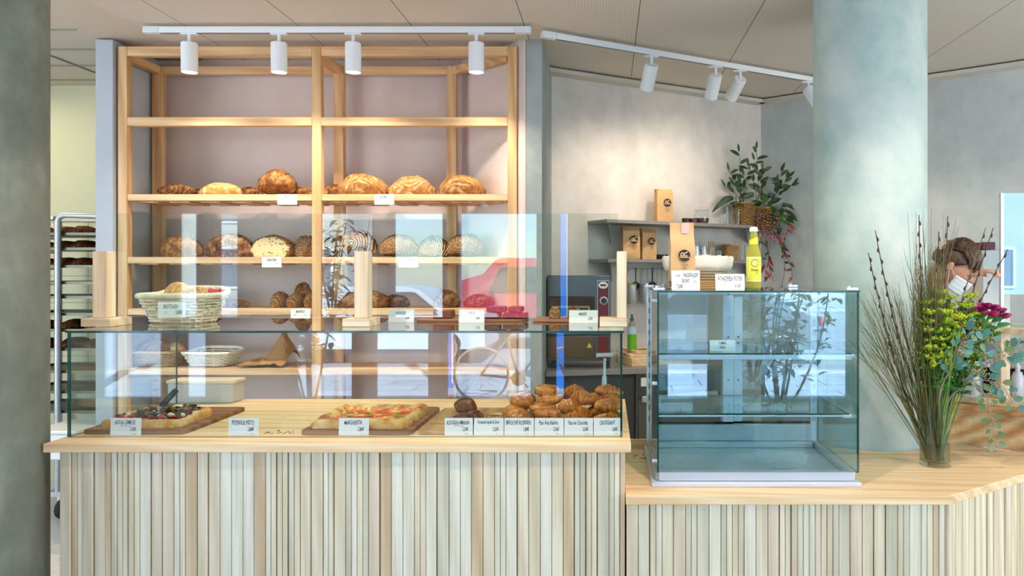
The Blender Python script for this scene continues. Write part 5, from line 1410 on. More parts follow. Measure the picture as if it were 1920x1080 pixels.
# utensil rail and hanging cups below the lower shelf
ra, rb_ = W(1172, .06), W(1262, .06)
rail = empty('utensil_rail', tuple(ra + Vector((0, 0, 1.60))), 'steel rail with hanging spoons and whisks below the lower wall shelf', 'rail')
MB().tube([ra + Vector((0, 0, 1.655)), rb_ + Vector((0, 0, 1.655))], .005, 8).tube([ra + Vector((0, 0, 1.655)), W(1172, .0) + Vector((0, 0, 1.655))], .005, 6).tube([rb_ + Vector((0, 0, 1.655)), W(1262, .0) + Vector((0, 0, 1.655))], .005, 6).build('rail_bar', M['steel'], rail)
for k, (px, kind) in enumerate(((1192, 'ladle'), (1204, 'whisk'), (1214, 'whisk'), (1223, 'ladle'), (1232, 'spoon'), (1241, 'spoon'), (1250, 'whisk'))):
    p = W(px, .075) + Vector((0, 0, 1.645)); u = empty('hanging_' + {'ladle': 'ladle', 'whisk': 'whisk', 'spoon': 'spoon'}[kind], tuple(p), '%s on the utensil rail, %s' % ({'ladle': 'black ladle', 'whisk': 'wire whisk', 'spoon': 'steel spoon'}[kind], ['leftmost utensil of all', 'between the two black ladles, left whisk', 'just left of the right black ladle', 'in the middle of the row', 'just right of the right black ladle', 'second utensil from the right end', 'rightmost utensil of all'][k]), 'kitchen utensil', 'hanging kitchen utensils')
    MB().tube([p + Vector((0, 0, .015)), p + Vector((0, -.012, .0)), p + Vector((0, 0, -.02)), p + Vector((0, 0, -.10))], .004, 6).build('handle', M['black'] if kind == 'ladle' else M['steel'], u)
    q = p + Vector((0, 0, -.10)); h_ = MB()
    if kind == 'ladle': h_.lathe([(.006, 0), (.028, .012), (.03, .02), (.028, .02), (0, .006)], q + Vector((0, -.01, -.02)), 18, M=Matrix.Rotation(R(70), 3, 'X'))
    elif kind == 'spoon': h_.ball(q + Vector((0, 0, -.02)), (.014, .004, .024), 12, 8)
    else:
        for a in range(5):
            an = a * pi / 5; h_.tube([q + Vector((cos(an) * .02 * sin(t), sin(an) * .02 * sin(t), -.035 + .035 * cos(t))) for t in [j * 2 * pi / 14 for j in range(15)]], .0012, 4)
    h_.build('head', M['steel'] if kind != 'ladle' else M['black'], u, smooth=60)
for i, (px, r_, col_) in enumerate(((1183, .042, 1), (1209, .038, 0), (1232, .036, 0))):
    p = W(px, .09) + Vector((0, 0, 1.40)); u = empty('steel_canister', tuple(p), ('steel canister with a yellow rim, hanging nearest the right wooden post', 'plain steel canister hanging right of the yellow-rimmed one', 'plain steel canister hanging behind the display case edge')[i], 'canister', 'hanging steel canisters')
    MB().lathe([(r_ * .9, 0), (r_, .008), (r_, .135), (r_ + .003, .137), (r_ - .003, .137), (r_ - .003, .01), (0, .01)], p, 28).build('canister_body', M['steel'], u, smooth=40)
    if col_: MB().lathe([(r_ + .0015, .1375), (r_ + .003, .142), (r_ - .001, .145), (0, .143)], p, 28).build('yellow_lid', plain('yellow_lid', 'e2cc3c', .5), u)
    MB().tube([p + Vector((0, 0, .13)) + wn * -r_, p + Vector((0, 0, .2)) + wn * -(r_ + .02), p + Vector((0, 0, .252)) + wn * -.03], .003, 6).build('hook', M['steel'], u)
# ------------------------------------------------------------------ on top of the tall display case
zt = ZT + .0006
# paper bags stack, lined basket, tags, bottle
pb = MB(); rnd = random.Random(2)
for k in range(9):
    x0 = XP(1250 + rnd.uniform(0, 14), 3.25); x1 = XP(1340 + rnd.uniform(0, 12), 3.25)
    tag(MB().box(x0, x1, 3.12, 3.36, zt + k * .0042, zt + k * .0042 + .0032).build('flat_paper_bag', M['kraft'] if k % 2 else M['kraft_dark'], smooth=0),
        'flat brown paper bag, %s in the stack on the display case' % ['bottom one', 'second from below', 'third from below', 'fourth from below', 'fifth from below', 'fourth from the top', 'third from the top', 'second from the top', 'topmost'][k], 'paper bag', 'stacked flat paper bags')
kb = zt + 9 * .0042
lb_ = Vector((XP(1308, 3.25), 3.255, kb))
root = empty('lined_basket', tuple(lb_), 'cream cloth-lined bread basket on the paper bags, on top of the display case', 'basket')
mb = MB(); n = 40; pr = [(.66, .0), (.80, .03), (.92, .065), (1.0, .094), (1.035, .097), (1.05, .088), (1.02, .06), (.96, .04)]
vs = []
for (r_, z) in [(0, .004)] + pr:
    for i in range(n):
        a = 2 * pi * i / n; x = math.copysign(abs(cos(a)) ** .6, cos(a)) * .145 * r_; y = math.copysign(abs(sin(a)) ** .6, sin(a)) * .085 * r_
        zz = z + (.003 * sin(i * 2.3) if z > .03 else 0) + (.008 * max(0, sin(a)) if z > .05 else 0)
        vs.append(lb_ + Vector((x, y, zz + .001)))
mb.add(vs, [(k * n + i, k * n + (i + 1) % n, (k + 1) * n + (i + 1) % n, (k + 1) * n + i) for k in range(len(pr)) for i in range(n)])
mb.build('cloth_liner', plain('cream_linen', 'e4dccb', .85, bump=.3, bs=150), root, smooth=70, solid=.002)
ob = MB()
for k in range(4):
    ob.tube([lb_ + Vector((math.copysign(abs(cos(a)) ** .6, cos(a)) * .145 * (.72 + .07 * k), math.copysign(abs(sin(a)) ** .6, sin(a)) * .085 * (.72 + .07 * k), .006 + .012 * k)) for a in [2 * pi * i / 40 for i in range(40)]], .006, 6, closed=True)
ob.build('wicker_shell', plain('pale_wicker_shell', 'b5a17c', .6), root, smooth=60)
D_ = 3.02
card((XP(1286, D_), D_, zt), .115, .078, [('KAFFEE', -.27, .72, .1, .28, 'ink'), ('PASSENGER', .18, .76, .22, .56, 'ink'), ('BLEND', .0, .47, .2, .4, 'ink'), ('250g', .33, .42, .13, .2, 'ink_grey'), ('7,00€', -.22, .17, .22, .38, 'ink')],
     'price tag lettered PASSENGER BLEND leaning before the lined basket', 'price tags on top of the display case', lean=6, rz=.03)
card((XP(1369, D_), D_, zt), .118, .064, [('ÄTHIOPIEN FILTER', 0, .74, .28, .9, 'ink'), ('KAFFEE  BOHNEN', -.05, .54, .08, .5, 'ink_grey'), ('250g', -.2, .36, .13, .2, 'ink_grey'), ('8,00€', .27, .24, .24, .36, 'ink_grey')],
     'price tag lettered ÄTHIOPIEN FILTER left of the lemonade bottle', 'price tags on top of the display case', lean=6)
card((XP(1355, 3.02), 3.02, 1.3198), .104, .044, [('COMING', 0, .72, .26, .6, 'ink'), ('SOON', 0, .34, .26, .4, 'ink')], 'small card lettered COMING SOON on the upper glass shelf of the display case', None, lean=6)
bc_ = Vector((XP(1413, 3.12), 3.12, zt))
bt = empty('lemonade_bottle', tuple(bc_), 'bottle of yellow lemonade with a white cap on top of the display case', 'bottle')
bl = plain('yellow_lemonade', 'c9c43a', .08, 0, .6)
t = NT('lemonade_glass'); t.col('d4cc58'); t.b.inputs['Transmission Weight'].default_value = .55; t.b.inputs['IOR'].default_value = 1.2; bl = t.set(.04)
bprof = [(.026, 0), (.030, .004), (.031, .01), (.031, .138), (.029, .155), (.020, .180), (.0145, .205), (.0135, .235), (.0145, .238), (.0145, .246), (.013, .248), (0, .248)]
MB().lathe(bprof, bc_, 40).build('bottle_body', bl, bt, smooth=50)
cap = MB().lathe([(.0165, .240), (.0175, .242), (.016, .256), (.013, .259), (0, .259)], bc_, 36)
for i, p in enumerate(cap.v):
    if p.z < bc_.z + .25: v = (p - bc_); p.x += v.x * .05 * (i % 2); p.y += v.y * .05 * (i % 2)
cap.build('crown_cap', plain('white_cap', 'eeeeea', .35), bt, smooth=40)
def wrap(z0, z1, r, a0, a1, n=16, slope=0):
    m_ = MB(); vs = []
    for i in range(n + 1):
        a = a0 + (a1 - a0) * i / n; s_ = slope * (i / n - .5)
        for z in (z0 + s_, z1 + s_): vs.append(bc_ + Vector((sin(a) * r, -cos(a) * r, z)))
    return m_.add(vs, [(2 * i, 2 * i + 2, 2 * i + 3, 2 * i + 1) for i in range(n)])
YL = plain('yellow_label', 'e6e03c', .5); WH = plain('label_white', 'f2f0d8', .5)
wrap(.032, .134, .0313, -1.35, 1.35).build('white_label', WH, bt)
lb2 = wrap(.036, .130, .0316, -1.2, 1.2).build('yellow_label', YL, bt)
wrap(.185, .212, .0185, -1.5, 1.5, slope=.02).build('neck_label', YL, bt)
def wraptext(s, h, wmax, z, r, mat, name, dx=0, extra=None):
    q = extra or fit_text(s, wmax, h, .05, bold=.01)
    for p in q.v:
        a = (p.x + dx) / r; zz = p.z; p.x = bc_.x + sin(a) * r; p.y = bc_.y - cos(a) * r; p.z = bc_.z + z + zz
    return q.build(name, mat, bt, smooth=0)
wraptext('Proviant', .014, .04, .080, .0321, M['ink'], 'lettering'); wraptext('Limonade', .005, .016, .068, .0321, M['ink'], 'lettering', .008); wraptext('bio zitrone', .004, .02, .055, .0321, M['ink_grey'], 'lettering')
rg = MB(); n = 30
rg.add([(cos(2 * pi * i / n) * r_, 0, sin(2 * pi * i / n) * r_) for r_ in (.0135, .016) for i in range(n)], [(i, (i + 1) % n, n + (i + 1) % n, n + i) for i in range(n)])
wraptext('', 0, 0, .108, .0321, M['ink'], 'round_emblem', extra=rg)
ds = MB(); ds.add([(cos(2 * pi * i / n) * .013, 0, sin(2 * pi * i / n) * .013) for i in range(n)], [tuple(range(n))]); wraptext('', 0, 0, .108, .0319, WH, 'emblem_disc', extra=ds)

# ------------------------------------------------------------------ flower vase
VX, VY = XP(1753, 3.23), 3.23
vb = Vector((VX, VY, HL + .0006))
vs_ = empty('flower_vase', tuple(vb), 'clear cylinder glass vase with water on the low counter', 'vase')
VR, VH = .065, .268
MB().lathe([(VR, 0), (VR, VH), (VR - .003, VH), (VR - .003, .02), (0, .016)], vb, 48).build('vase_glass', M['glass_thin'], vs_, smooth=40)
t = NT('vase_water'); t.t.nodes.remove(t.b); tr_ = t.n('BsdfTransparent'); tr_.inputs[0].default_value = lin('dfdcc4'); gl_ = t.n('BsdfGlossy'); gl_.inputs['Roughness'].default_value = .02
mx_ = t.n('MixShader'); mx_.inputs[0].default_value = .05; t.l(tr_.outputs[0], mx_.inputs[1]); t.l(gl_.outputs[0], mx_.inputs[2]); t.l(mx_.outputs[0], t.out.inputs['Surface'])
MB().lathe([(VR - .0035, .021), (VR - .0035, .095), (0, .095)], vb, 40).build('water', t.mat, vs_, smooth=40)
def vp(px, py, dy=0): return P(px, py, VY + dy)
rnd = random.Random(77)
BR = plain('willow_bark', '4a2d22', .6); BR2 = plain('green_brown_twig', '6a5c2c', .6); BUD = plain('bud_brown', '38181c', .5)
def curve(a, b, n=14, bow=(0, 0, 0)):
    a, b = Vector(a), Vector(b); return [a.lerp(b, k / n) + Vector(bow) * sin(pi * k / n) for k in range(n + 1)]
def foot(i, r=.04): 
    a = i * 2.39; return vb + Vector((cos(a) * r * .8, sin(a) * r * .8, .024))
# willow branches
for i, (tx, ty_, dy, bow, lab) in enumerate(((1641, 432, -.05, (-.03, 0, -.02), 'tall willow branch reaching furthest up to the left, nearest the display case'), (1628, 474, .02, (-.02, 0, .0), 'knobbly willow branch forking low on the left side'), (1723, 403, .05, (-.02, 0, 0), 'straight willow branch rising left of the person\'s head'),
        (1777, 405, -.02, (0, 0, 0), 'willow branch standing upright in front of the person\'s hair'), (1848, 428, .05, (-.03, 0, 0), 'pale brown willow branch crossing the person\'s forehead'), (1862, 428, .07, (-.03, 0, .02), 'willow branch just right of the person\'s face'), (1890, 467, 0, (-.04, 0, .02), 'rightmost willow branch, reddish and slanting'), (1760, 434, .03, (0, 0, 0), 'short willow branch between the two upright ones'))):
    root = empty('willow_branch', tuple(foot(i)), lab, 'branch', 'budded willow branches in the vase')
    pts = curve(foot(i), vp(tx, ty_, dy), 22, bow)
    bd = MB().tube(pts, [.0044 - .0025 * k / 22 for k in range(23)], 8, 0)
    for k in range(9, 22):
        p = pts[k]; d = (pts[min(k + 1, 22)] - pts[k - 1]).normalized(); s = Vector((1, 0, 0)) * (1 if k % 2 else -1)
        bd.tube([p + s * .002, p + s * .006 + d * .006, p + s * .005 + d * .014, p + s * .002 + d * .024], [.0012, .0036, .0030, .0006], 8, 1)
    bd.build('budded_stem', [BR if i != 4 else BR2, BUD], root, smooth=60)
# fine broom twigs: uncountable
tw = MB()
for i in range(230):
    u = rnd.random(); tx = rnd.uniform(1710, 1772) if u < .66 else rnd.uniform(1592, 1730); ty_ = rnd.uniform(450, 600) if u < .66 else rnd.uniform(530, 665)
    if rnd.random() < .07: tx, ty_ = rnd.uniform(1700, 1800), rnd.uniform(385, 440)
    e = vp(tx, ty_, rnd.uniform(-.09, .09)); f0 = foot(i, rnd.uniform(.0, .05))
    q = curve(f0, e, 12, (rnd.uniform(-.03, .015) - (.02 if u >= .66 else 0), 0, .07 if u >= .66 else .0))
    mi_ = rnd.choice([0, 0, 1, 1])
    tw.tube(q, [.0021 - .0015 * k / 12 for k in range(13)], 4, mi_)
    for k in (5, 7, 8, 9, 10):
        if rnd.random() < .55:
            d = (q[k + 1] - q[k]).normalized(); sx_ = rnd.uniform(-.035, .035)
            tw.tube([q[k] + d * (.11 * t) + Vector((sx_ * t ** .6, 0, .01 * t)) for t in (0, .25, .5, .75, 1)], [.0010, .0009, .0008, .0006, .0004], 4, mi_)
tag(tw.build('broom_twigs', [BR2, plain('olive_twig', '5a6230', .6)], smooth=60), 'dense sheaf of fine green-brown broom twigs in the vase', 'twigs', kind='stuff')
# goldenrod
YG = plain('goldenrod_yellow', 'c4cc24', .6); YG2 = plain('goldenrod_green', '86a81e', .6); GS = plain('fresh_green_stem', '5a8a24', .5); GL = plain('fresh_leaf', '3f7a22', .45)
def goldenrod(i, tx, ty_, dy, lab):
    f0 = foot(i + 20, .03); root = empty('goldenrod', tuple(f0), lab, 'flower', 'yellow goldenrod stems in the vase')
    q = curve(f0, vp(tx, ty_, dy), 16, (0, 0, 0))
    st = MB().tube(q, [.0042 - .002 * k / 16 for k in range(17)], 7)
    st.build('stem', GS, root, smooth=60)
    lf = MB(); fl = MB()
    for k in range(8, 15):
        for s in range(5):
            a = rnd.uniform(0, 6.28); lf.leaf(q[k], (cos(a), sin(a), .5), rnd.uniform(.045, .075), .017, 0, .35, n=4, up=(0, -1, .6))
    lf.build('leaves', GL, root, smooth=60)
    for k in range(10, 17):
        for s in range(6):
            a = rnd.uniform(0, 6.28); L = rnd.uniform(.03, .07) * (1.2 - (k - 10) / 9); d = Vector((cos(a), sin(a), rnd.uniform(.3, .9))).normalized()
            e = q[k] + d * L; fl.tube([q[k], e], .0009, 4, 1)
            for b_ in range(34):
                t = rnd.uniform(.15, 1.08); o = rnd.uniform(.0022, .0040)
                fl.ball(q[k] + d * L * t + Vector((rnd.uniform(-.007, .007), rnd.uniform(-.007, .007), rnd.uniform(0, .009))), (o, o, o * 1.2), 4, 3, rnd.choice([0, 0, 1]))
    tag(fl.build('flower_plume', [YG, YG2], root, smooth=60))
for i, (tx, ty_, dy, lab) in enumerate(((1738, 572, -.02, 'goldenrod plume at the far left against the broom twigs'), (1806, 575, .04, 'goldenrod plume at the back, left of the magenta flowers'), (1776, 590, -.07, 'goldenrod plume nearest the viewer in the centre'), (1762, 553, -.03, 'goldenrod plume topmost on the left'), (1782, 562, .02, 'goldenrod plume in the middle of the bouquet'), (1745, 590, -.05, 'goldenrod plume lowest on the left side'), (1818, 560, .0, 'goldenrod plume behind the pink flowers\' left side'), (1800, 600, -.06, 'goldenrod plume low in the centre front'), (1832, 590, .03, 'goldenrod plume leaning right'), (1848, 615, 0, 'goldenrod plume lowest on the right'))):
    goldenrod(i, tx, ty_, dy, lab)
# pink flowers
PN = plain('magenta_petal', 'b0246a', .45); PN2 = plain('deep_pink_petal', '8c1848', .45)
for i, (tx, ty_, lab) in enumerate(((1838, 585, 'magenta flower, leftmost of the pink ones'), (1846, 577, 'magenta flower, highest of the pink ones'), (1860, 580, 'magenta flower in the middle of the pink ones'), (1872, 586, 'magenta flower second from the right'), (1880, 596, 'magenta flower at the far right, lowest of the group'), (1858, 592, 'dark pink flower tucked under the others'))):
    f0 = foot(i + 40, .03); e = vp(tx, ty_, -.01 * i); root = empty('pink_flower', tuple(f0), lab, 'flower', 'magenta flowers in the vase')
    q = curve(f0, e, 12, (-.02, 0, .04)); st = MB().tube(q, .0024, 6)
    st.build('stem', GS, root, smooth=60)
    lf = MB()
    for k in (9, 10, 11): lf.leaf(q[k], (rnd.uniform(-.3, 1), -.4, .5), .07, .022, 0, .3, up=(0, -1, .5))
    lf.build('leaves', GL, root, smooth=60)
    b_ = MB()
    for k in range(7):
        a = k * .9 + i; b_.leaf(e, (cos(a) * .9, sin(a) * .9, .55), .040, .028, k % 2, .1, n=5, fold=.4, up=(0, -.8, .6))
    b_.build('petals', [PN, PN2], root, smooth=60)
for i, (tx, ty_) in enumerate(((1791, 602), (1801, 612))):
    f0 = foot(i + 60, .03); e = vp(tx, ty_, -.11); root = empty('red_flower', tuple(f0), 'small red blossom %s in the goldenrod' % ('upper one' if i == 0 else 'lower one'), 'flower', 'small red blossoms')
    MB().tube(curve(f0, e, 10, (-.01, -.03, .02)), .0018, 6).build('stem', GS, root)
    b_ = MB()
    for k in range(6): b_.leaf(e, (cos(k * 1.05), sin(k * 1.05), .8), .018, .012, 0, .1, n=4, fold=.5)
    b_.build('petals', plain('red_petal', 'b01c2c', .45), root, smooth=60)
# eucalyptus
EU = plain('eucalyptus_blue_green', '4f8070', .5, var=.15, vs=18); EU2 = plain('eucalyptus_green', '5f7a48', .5, var=.15, vs=18); ET = plain('grey_twig', '9a8a7c', .6); SD = plain('seed_tan', 'a8926a', .6)
def roundleaf(mb, p, d, r, mi, face=(0, -1, .2)):
    p = Vector(p); d = Vector(d).normalized(); fc = Vector(face); s = d.cross(fc).normalized(); n = 12; vs = [p + d * r]
    for k in range(n):
        a = 2 * pi * k / n; c_, s_ = cos(a), sin(a); vs.append(p + d * (r - c_ * r * (1.12)) + s * (s_ * r * .78) + fc.normalized() * (.12 * r * abs(s_)))
    mb.add(vs, [(0, 1 + k, 1 + (k + 1) % n) for k in range(n)], mi)
def euca(i, pts, lab, nl, r, green=.3, start=.3, hang=False):
    f0 = foot(i + 30, .03); root = empty('eucalyptus_branch', tuple(f0), lab, 'branch', 'eucalyptus branches in the vase')
    P_ = [f0] + [vp(a, b, c) for a, b, c in pts]; q = []
    for k in range(len(P_) - 1):
        for m_ in range(6): q.append(P_[k].lerp(P_[k + 1], m_ / 6))
    q.append(P_[-1])
    for _ in range(3):
        q = [q[0]] + [(q[k - 1] + q[k] * 2 + q[k + 1]) / 4 for k in range(1, len(q) - 1)] + [q[-1]]
    N = len(q); tm_ = MB().tube(q, [.0034 - .0024 * k / N for k in range(N)], 6); lf = MB(); sd = MB()
    for k in range(nl):
        t = start + (1 - start) * (k + .5) / nl; j = min(N - 2, int(t * (N - 1))); p = q[j]; dr = (q[j + 1] - q[j]).normalized()
        sg = 1 if k % 2 else -1; sd_ = Vector((dr.z, 0, -dr.x)) * sg; d = (sd_ + dr * .4 + Vector((0, rnd.uniform(-.6, .3), -.35 if hang else .1))).normalized()
        st_ = p + d * .018; tm_.tube([p, st_], .0008, 4)
        roundleaf(lf, st_, d + Vector((rnd.uniform(-.3, .3), 0, rnd.uniform(-.3, .3))), r * rnd.uniform(.75, 1.15), 1 if rnd.random() < green else 0, (rnd.uniform(-.6, .6), -1, rnd.uniform(-.2, .6)))
        if rnd.random() < .75:
            e = p + Vector((rnd.uniform(-.03, .03), rnd.uniform(-.02, .02), rnd.uniform(-.01, .04)))
            for b_ in range(9): sd.ball(e + Vector((rnd.uniform(-.013, .013), rnd.uniform(-.01, .01), rnd.uniform(-.013, .013))), .0032, 6, 4)
    tm_.build('twig', ET, root, smooth=60); lf.build('leaves', [EU, EU2], root, smooth=60)
    if sd.v: tag(sd.build('seed_clusters', SD, root, smooth=60), kind='stuff')
euca(0, [(1782, 735, -.02), (1832, 722, -.05), (1852, 745, -.06), (1862, 800, -.07), (1868, 838, -.07)], 'eucalyptus branch drooping lowest towards the counter', 14, .014, .8, .45, True)
euca(1, [(1780, 735, 0), (1835, 710, -.03), (1880, 720, -.05), (1905, 770, -.05)], 'eucalyptus branch hanging at the right edge', 13, .018, .4, .42, True)
euca(2, [(1775, 730, 0), (1840, 690, -.04), (1890, 660, -.05), (1915, 650, -.05)], 'eucalyptus branch reaching right at mid height', 14, .019, .2, .4)
euca(3, [(1765, 720, -.03), (1800, 660, -.07), (1850, 630, -.07), (1900, 690, -.07)], 'eucalyptus branch arching over the front of the bouquet', 15, .017, .4, .35)
euca(4, [(1760, 720, -.03), (1782, 670, -.08), (1812, 630, -.09), (1830, 615, -.08)], 'eucalyptus branch rising through the goldenrod', 11, .018, .2, .4)
euca(5, [(1762, 725, -.03), (1780, 700, -.08), (1800, 650, -.1), (1805, 640, -.1)], 'short blue-green eucalyptus sprig low at the front', 8, .017, .1, .5)
# green stems in the vase
gs = MB()
for i in range(9):
    a = foot(i + 3, .045); gs.tube([a, vb + Vector((rnd.uniform(-.04, .04), rnd.uniform(-.03, .03), .27)), vp(rnd.uniform(1745, 1790), rnd.uniform(650, 690), rnd.uniform(-.06, .04))], .0045, 8)
    top_ = vp(rnd.uniform(1748, 1785), rnd.uniform(640, 690), rnd.uniform(-.06, .04))
    for k in range(7): gs.leaf(top_ + Vector((rnd.uniform(-.02, .02), 0, -k * .018)), (rnd.uniform(-1, 1), rnd.uniform(-1, .3), .8), rnd.uniform(.06, .09), .018, 1, .3)
tag(gs.build('green_stalks', [GS, GL], smooth=60), 'fresh green leafy stalks filling the middle of the bouquet', 'stalks', kind='stuff')

# ------------------------------------------------------------------ things on the raised rear counter
HR = 1.0356
wf = empty('wooden_display_frame', (2.05, 3.42, HR), 'pale open wooden box frame at the right edge on the raised bar', 'frame')
a_ = Vector((XP(1880, 3.55), 3.55, 0)); b_ = Vector((XP(1990, 3.25), 3.25, 0))
zt_ = ZP(624, 3.55)
MB().beam(a_ + Vector((0, 0, HR + .001)), a_ + Vector((0, 0, zt_)), .045, .05, up=(0, 1, 0)).build('upright', M['pale_z'], wf, bevel=.002)
MB().beam(b_ + Vector((0, 0, HR + .001)), b_ + Vector((0, 0, zt_)), .045, .05, up=(0, 1, 0)).build('upright', M['pale_z'], wf, bevel=.002)
MB().beam(a_ + Vector((-.02, 0, zt_ + .015)), b_ + Vector((.02, 0, zt_ + .015)), .07, .028).build('top_rail', M['pale_x'], wf, bevel=.002)
bb_ = P(1908, 735, 3.62); bb_.z = HR + .0005
wb = empty('pump_bottle', tuple(bb_), 'white pump bottle inside the wooden frame at the right edge', 'bottle')
MB().lathe([(.028, 0), (.03, .004), (.03, .09), (.02, .115), (.011, .12), (.011, .135), (0, .135)], bb_, 28).build('bottle_body', plain('white_plastic', 'e9e9ec', .3), wb, smooth=50)
MB().lathe([(.013, .136), (.013, .148), (.005, .15), (.005, .175), (.012, .177), (.012, .184), (0, .184)], bb_, 20).tube([bb_ + Vector((0, 0, .18)), bb_ + Vector((-.03, -.01, .178))], .005, 8).build('pump', plain('white_pump', 'f2f2f2', .3), wb)
# espresso machine behind the flowers
em = empty('espresso_machine', (1.95, 3.78, HR), 'steel and black espresso machine between the flowers and the person', 'coffee machine')
T = Mx((1.985, 3.70, 1.0008), -.67)
e0 = MB().box(-.20, .26, -.06, .13, .02, .16, M=T).build('machine_body', M['black'], em, bevel=.01)
MB().box(-.20, .26, -.06, .13, .162, .30, M=T).build('upper_body', M['steel'], em, bevel=.01)
MB().box(-.19, .25, -.10, .13, .305, .315, M=T).build('cup_tray', M['steel'], em, bevel=.002)
rl = MB()
for x in (-.19, -.04, .11, .25):
    rl.tube([T @ Vector((x, -.095, .316)), T @ Vector((x, -.095, .385))], .004, 6)
rl.tube([T @ Vector((-.19, -.095, .385)), T @ Vector((.25, -.095, .385))], .004, 6).tube([T @ Vector((-.19, -.095, .35)), T @ Vector((.25, -.095, .35))], .003, 6)
rl.build('cup_rail', M['steel'], em)
MB().lathe([(.03, .17), (.035, .21), (.035, .245), (0, .245)], T @ Vector((-.09, -.09, 0)), 24).tube([T @ Vector((-.09, -.09, .19)), T @ Vector((-.09, -.22, .18))], [.009, .013], 10).build('group_head', M['steel'], em)
MB().tube([T @ Vector((-.19, -.09, .28)), T @ Vector((-.19, -.15, .25)), T @ Vector((-.19, -.16, .12))], .006, 8).build('steam_wand', M['steel'], em)
for k in range(4): MB().box(-.21 + k * .13, -.18 + k * .13, -.05, -.02, .0, .02, M=T).build('foot', M['black'], em)
gp = P(1822, 560, 3.62); gp.z = 1.0362
gd = empty('coffee_grinder', tuple(gp), 'black and steel coffee grinder close to the person\'s chin, behind the branches', 'grinder')
MB().lathe([(.05, 0), (.052, .01), (.045, .2), (.05, .24), (.05, .34), (0, .34)], gp, 28).build('grinder_body', M['steel'], gd, smooth=40)
MB().lathe([(.055, .341), (.058, .35), (.058, .42), (.05, .432), (0, .432)], gp, 28).build('top_cap', M['black'], gd, smooth=40)
# things on the wall side: white device with a red top
wd = P(1850, 480, 4.35)
dv_ = empty('wall_dispenser', (wd.x, wd.y, 1.5), 'tall cream box machine with a dark red top behind the person\'s head', 'machine')
MB().box(wd.x - .075, wd.x + .085, wd.y - .1, wd.y + .1, .0, ZP(470, 4.35)).build('machine_body', plain('cream_plastic', 'ded8cc', .4), dv_, bevel=.006)
MB().box(wd.x - .075, wd.x - .0, wd.y - .1, wd.y + .1, ZP(469, 4.35), ZP(455, 4.35)).build('red_top', plain('dark_red_plastic', '6a2028', .4), dv_, bevel=.004)
# acrylic screen at the right edge
sc_ = empty('acrylic_screen', (2.35, 4.0, 1.0), 'pale blue-tinted acrylic screen with a white edge post at the right edge', 'screen')
sx0 = XP(1876, 3.9)
MB().box(sx0 - .004, sx0 + .014, 3.89, 3.91, 1.0008, ZP(362, 3.9)).build('edge_post', M['alu'], sc_, bevel=.002)
MB().box(sx0 + .015, sx0 + .6, 3.897, 3.903, ZP(552, 3.9), ZP(362, 3.9)).build('screen_pane', glassmat('blue_acrylic', 'cfe6f2', .10), sc_, smooth=0)

# ------------------------------------------------------------------ person bending over the machine
SK = plain('skin', 'd79b7c', .5, var=.04, vs=12); t = bpy.data.materials['skin'].node_tree.nodes['Principled BSDF']; t.inputs['Subsurface Weight'].default_value = .08; t.inputs['Subsurface Radius'].default_value = (.01, .004, .002)
HC = P(1790, 497, 3.92)                       # head centre
person = empty('person', (HC.x - .05, HC.y, 0), 'person with short brown hair and a white face mask bending over the coffee machine', 'person')
fw = Matrix.Rotation(R(-32), 3, 'Z') @ Matrix.Rotation(R(38), 3, 'Y')    # face along +X, turned a little to the camera and bowed
def skinned(name, verts, edges, radii, mat, parent, sub=2, root_i=0):
    me = bpy.data.meshes.new(name); org = WL[parent.name]
    me.from_pydata([tuple(Vector(v) - org) for v in verts], edges, []); me.materials.append(mat)
    o = bpy.data.objects.new(name, me); COL.objects.link(o); o.parent = parent; WL[o.name] = org
    md = o.modifiers.new('skin', 'SKIN'); md.use_smooth_shade = True
    for i, r_ in enumerate(radii): me.skin_vertices[0].data[i].radius = (r_, r_) if not isinstance(r_, tuple) else r_
    me.skin_vertices[0].data[root_i].use_root = True
    s_ = o.modifiers.new('sub', 'SUBSURF'); s_.levels = sub; s_.render_levels = sub
    return o
def headfn(dv, p):
    x, y, z = p.x, p.y, p.z
    if dv.z < -.1: k = 1 - .30 * (-dv.z) ** 1.2; y *= k; x = x * (k if x < 0 else 1 - .08 * -dv.z)   # jaw narrows
    nose = math.exp(-((dv.y) / .16) ** 2) * math.exp(-((dv.z + .12) / .17) ** 2) * (1 if dv.x > 0 else 0)
    x += .024 * nose
    brow = math.exp(-((dv.z - .16) / .10) ** 2) * (1 if dv.x > .4 else 0); x += .005 * brow
    for s_ in (-1, 1):
        eye = math.exp(-((dv.y - s_ * .36) / .15) ** 2) * math.exp(-((dv.z - .02) / .10) ** 2) * (1 if dv.x > .3 else 0); x -= .011 * eye
    lip = math.exp(-((dv.y) / .26) ** 2) * math.exp(-((dv.z + .48) / .07) ** 2) * (1 if dv.x > 0 else 0); x += .006 * lip
    chin = math.exp(-((dv.y) / .3) ** 2) * math.exp(-((dv.z + .8) / .16) ** 2) * (1 if dv.x > 0 else 0); x += .014 * chin
    return Vector((x, y, z))
hd = MB().ball(HC, (.102, .080, .125), 56, 44, 0, headfn, M=fw)
neck_a = HC + fw @ Vector((-.035, 0, -.06)); neck_b = HC + Vector((-.10, .03, -.20))
hd.tube([neck_a, neck_a.lerp(neck_b, .5), neck_b], [.055, .056, .062], 20)
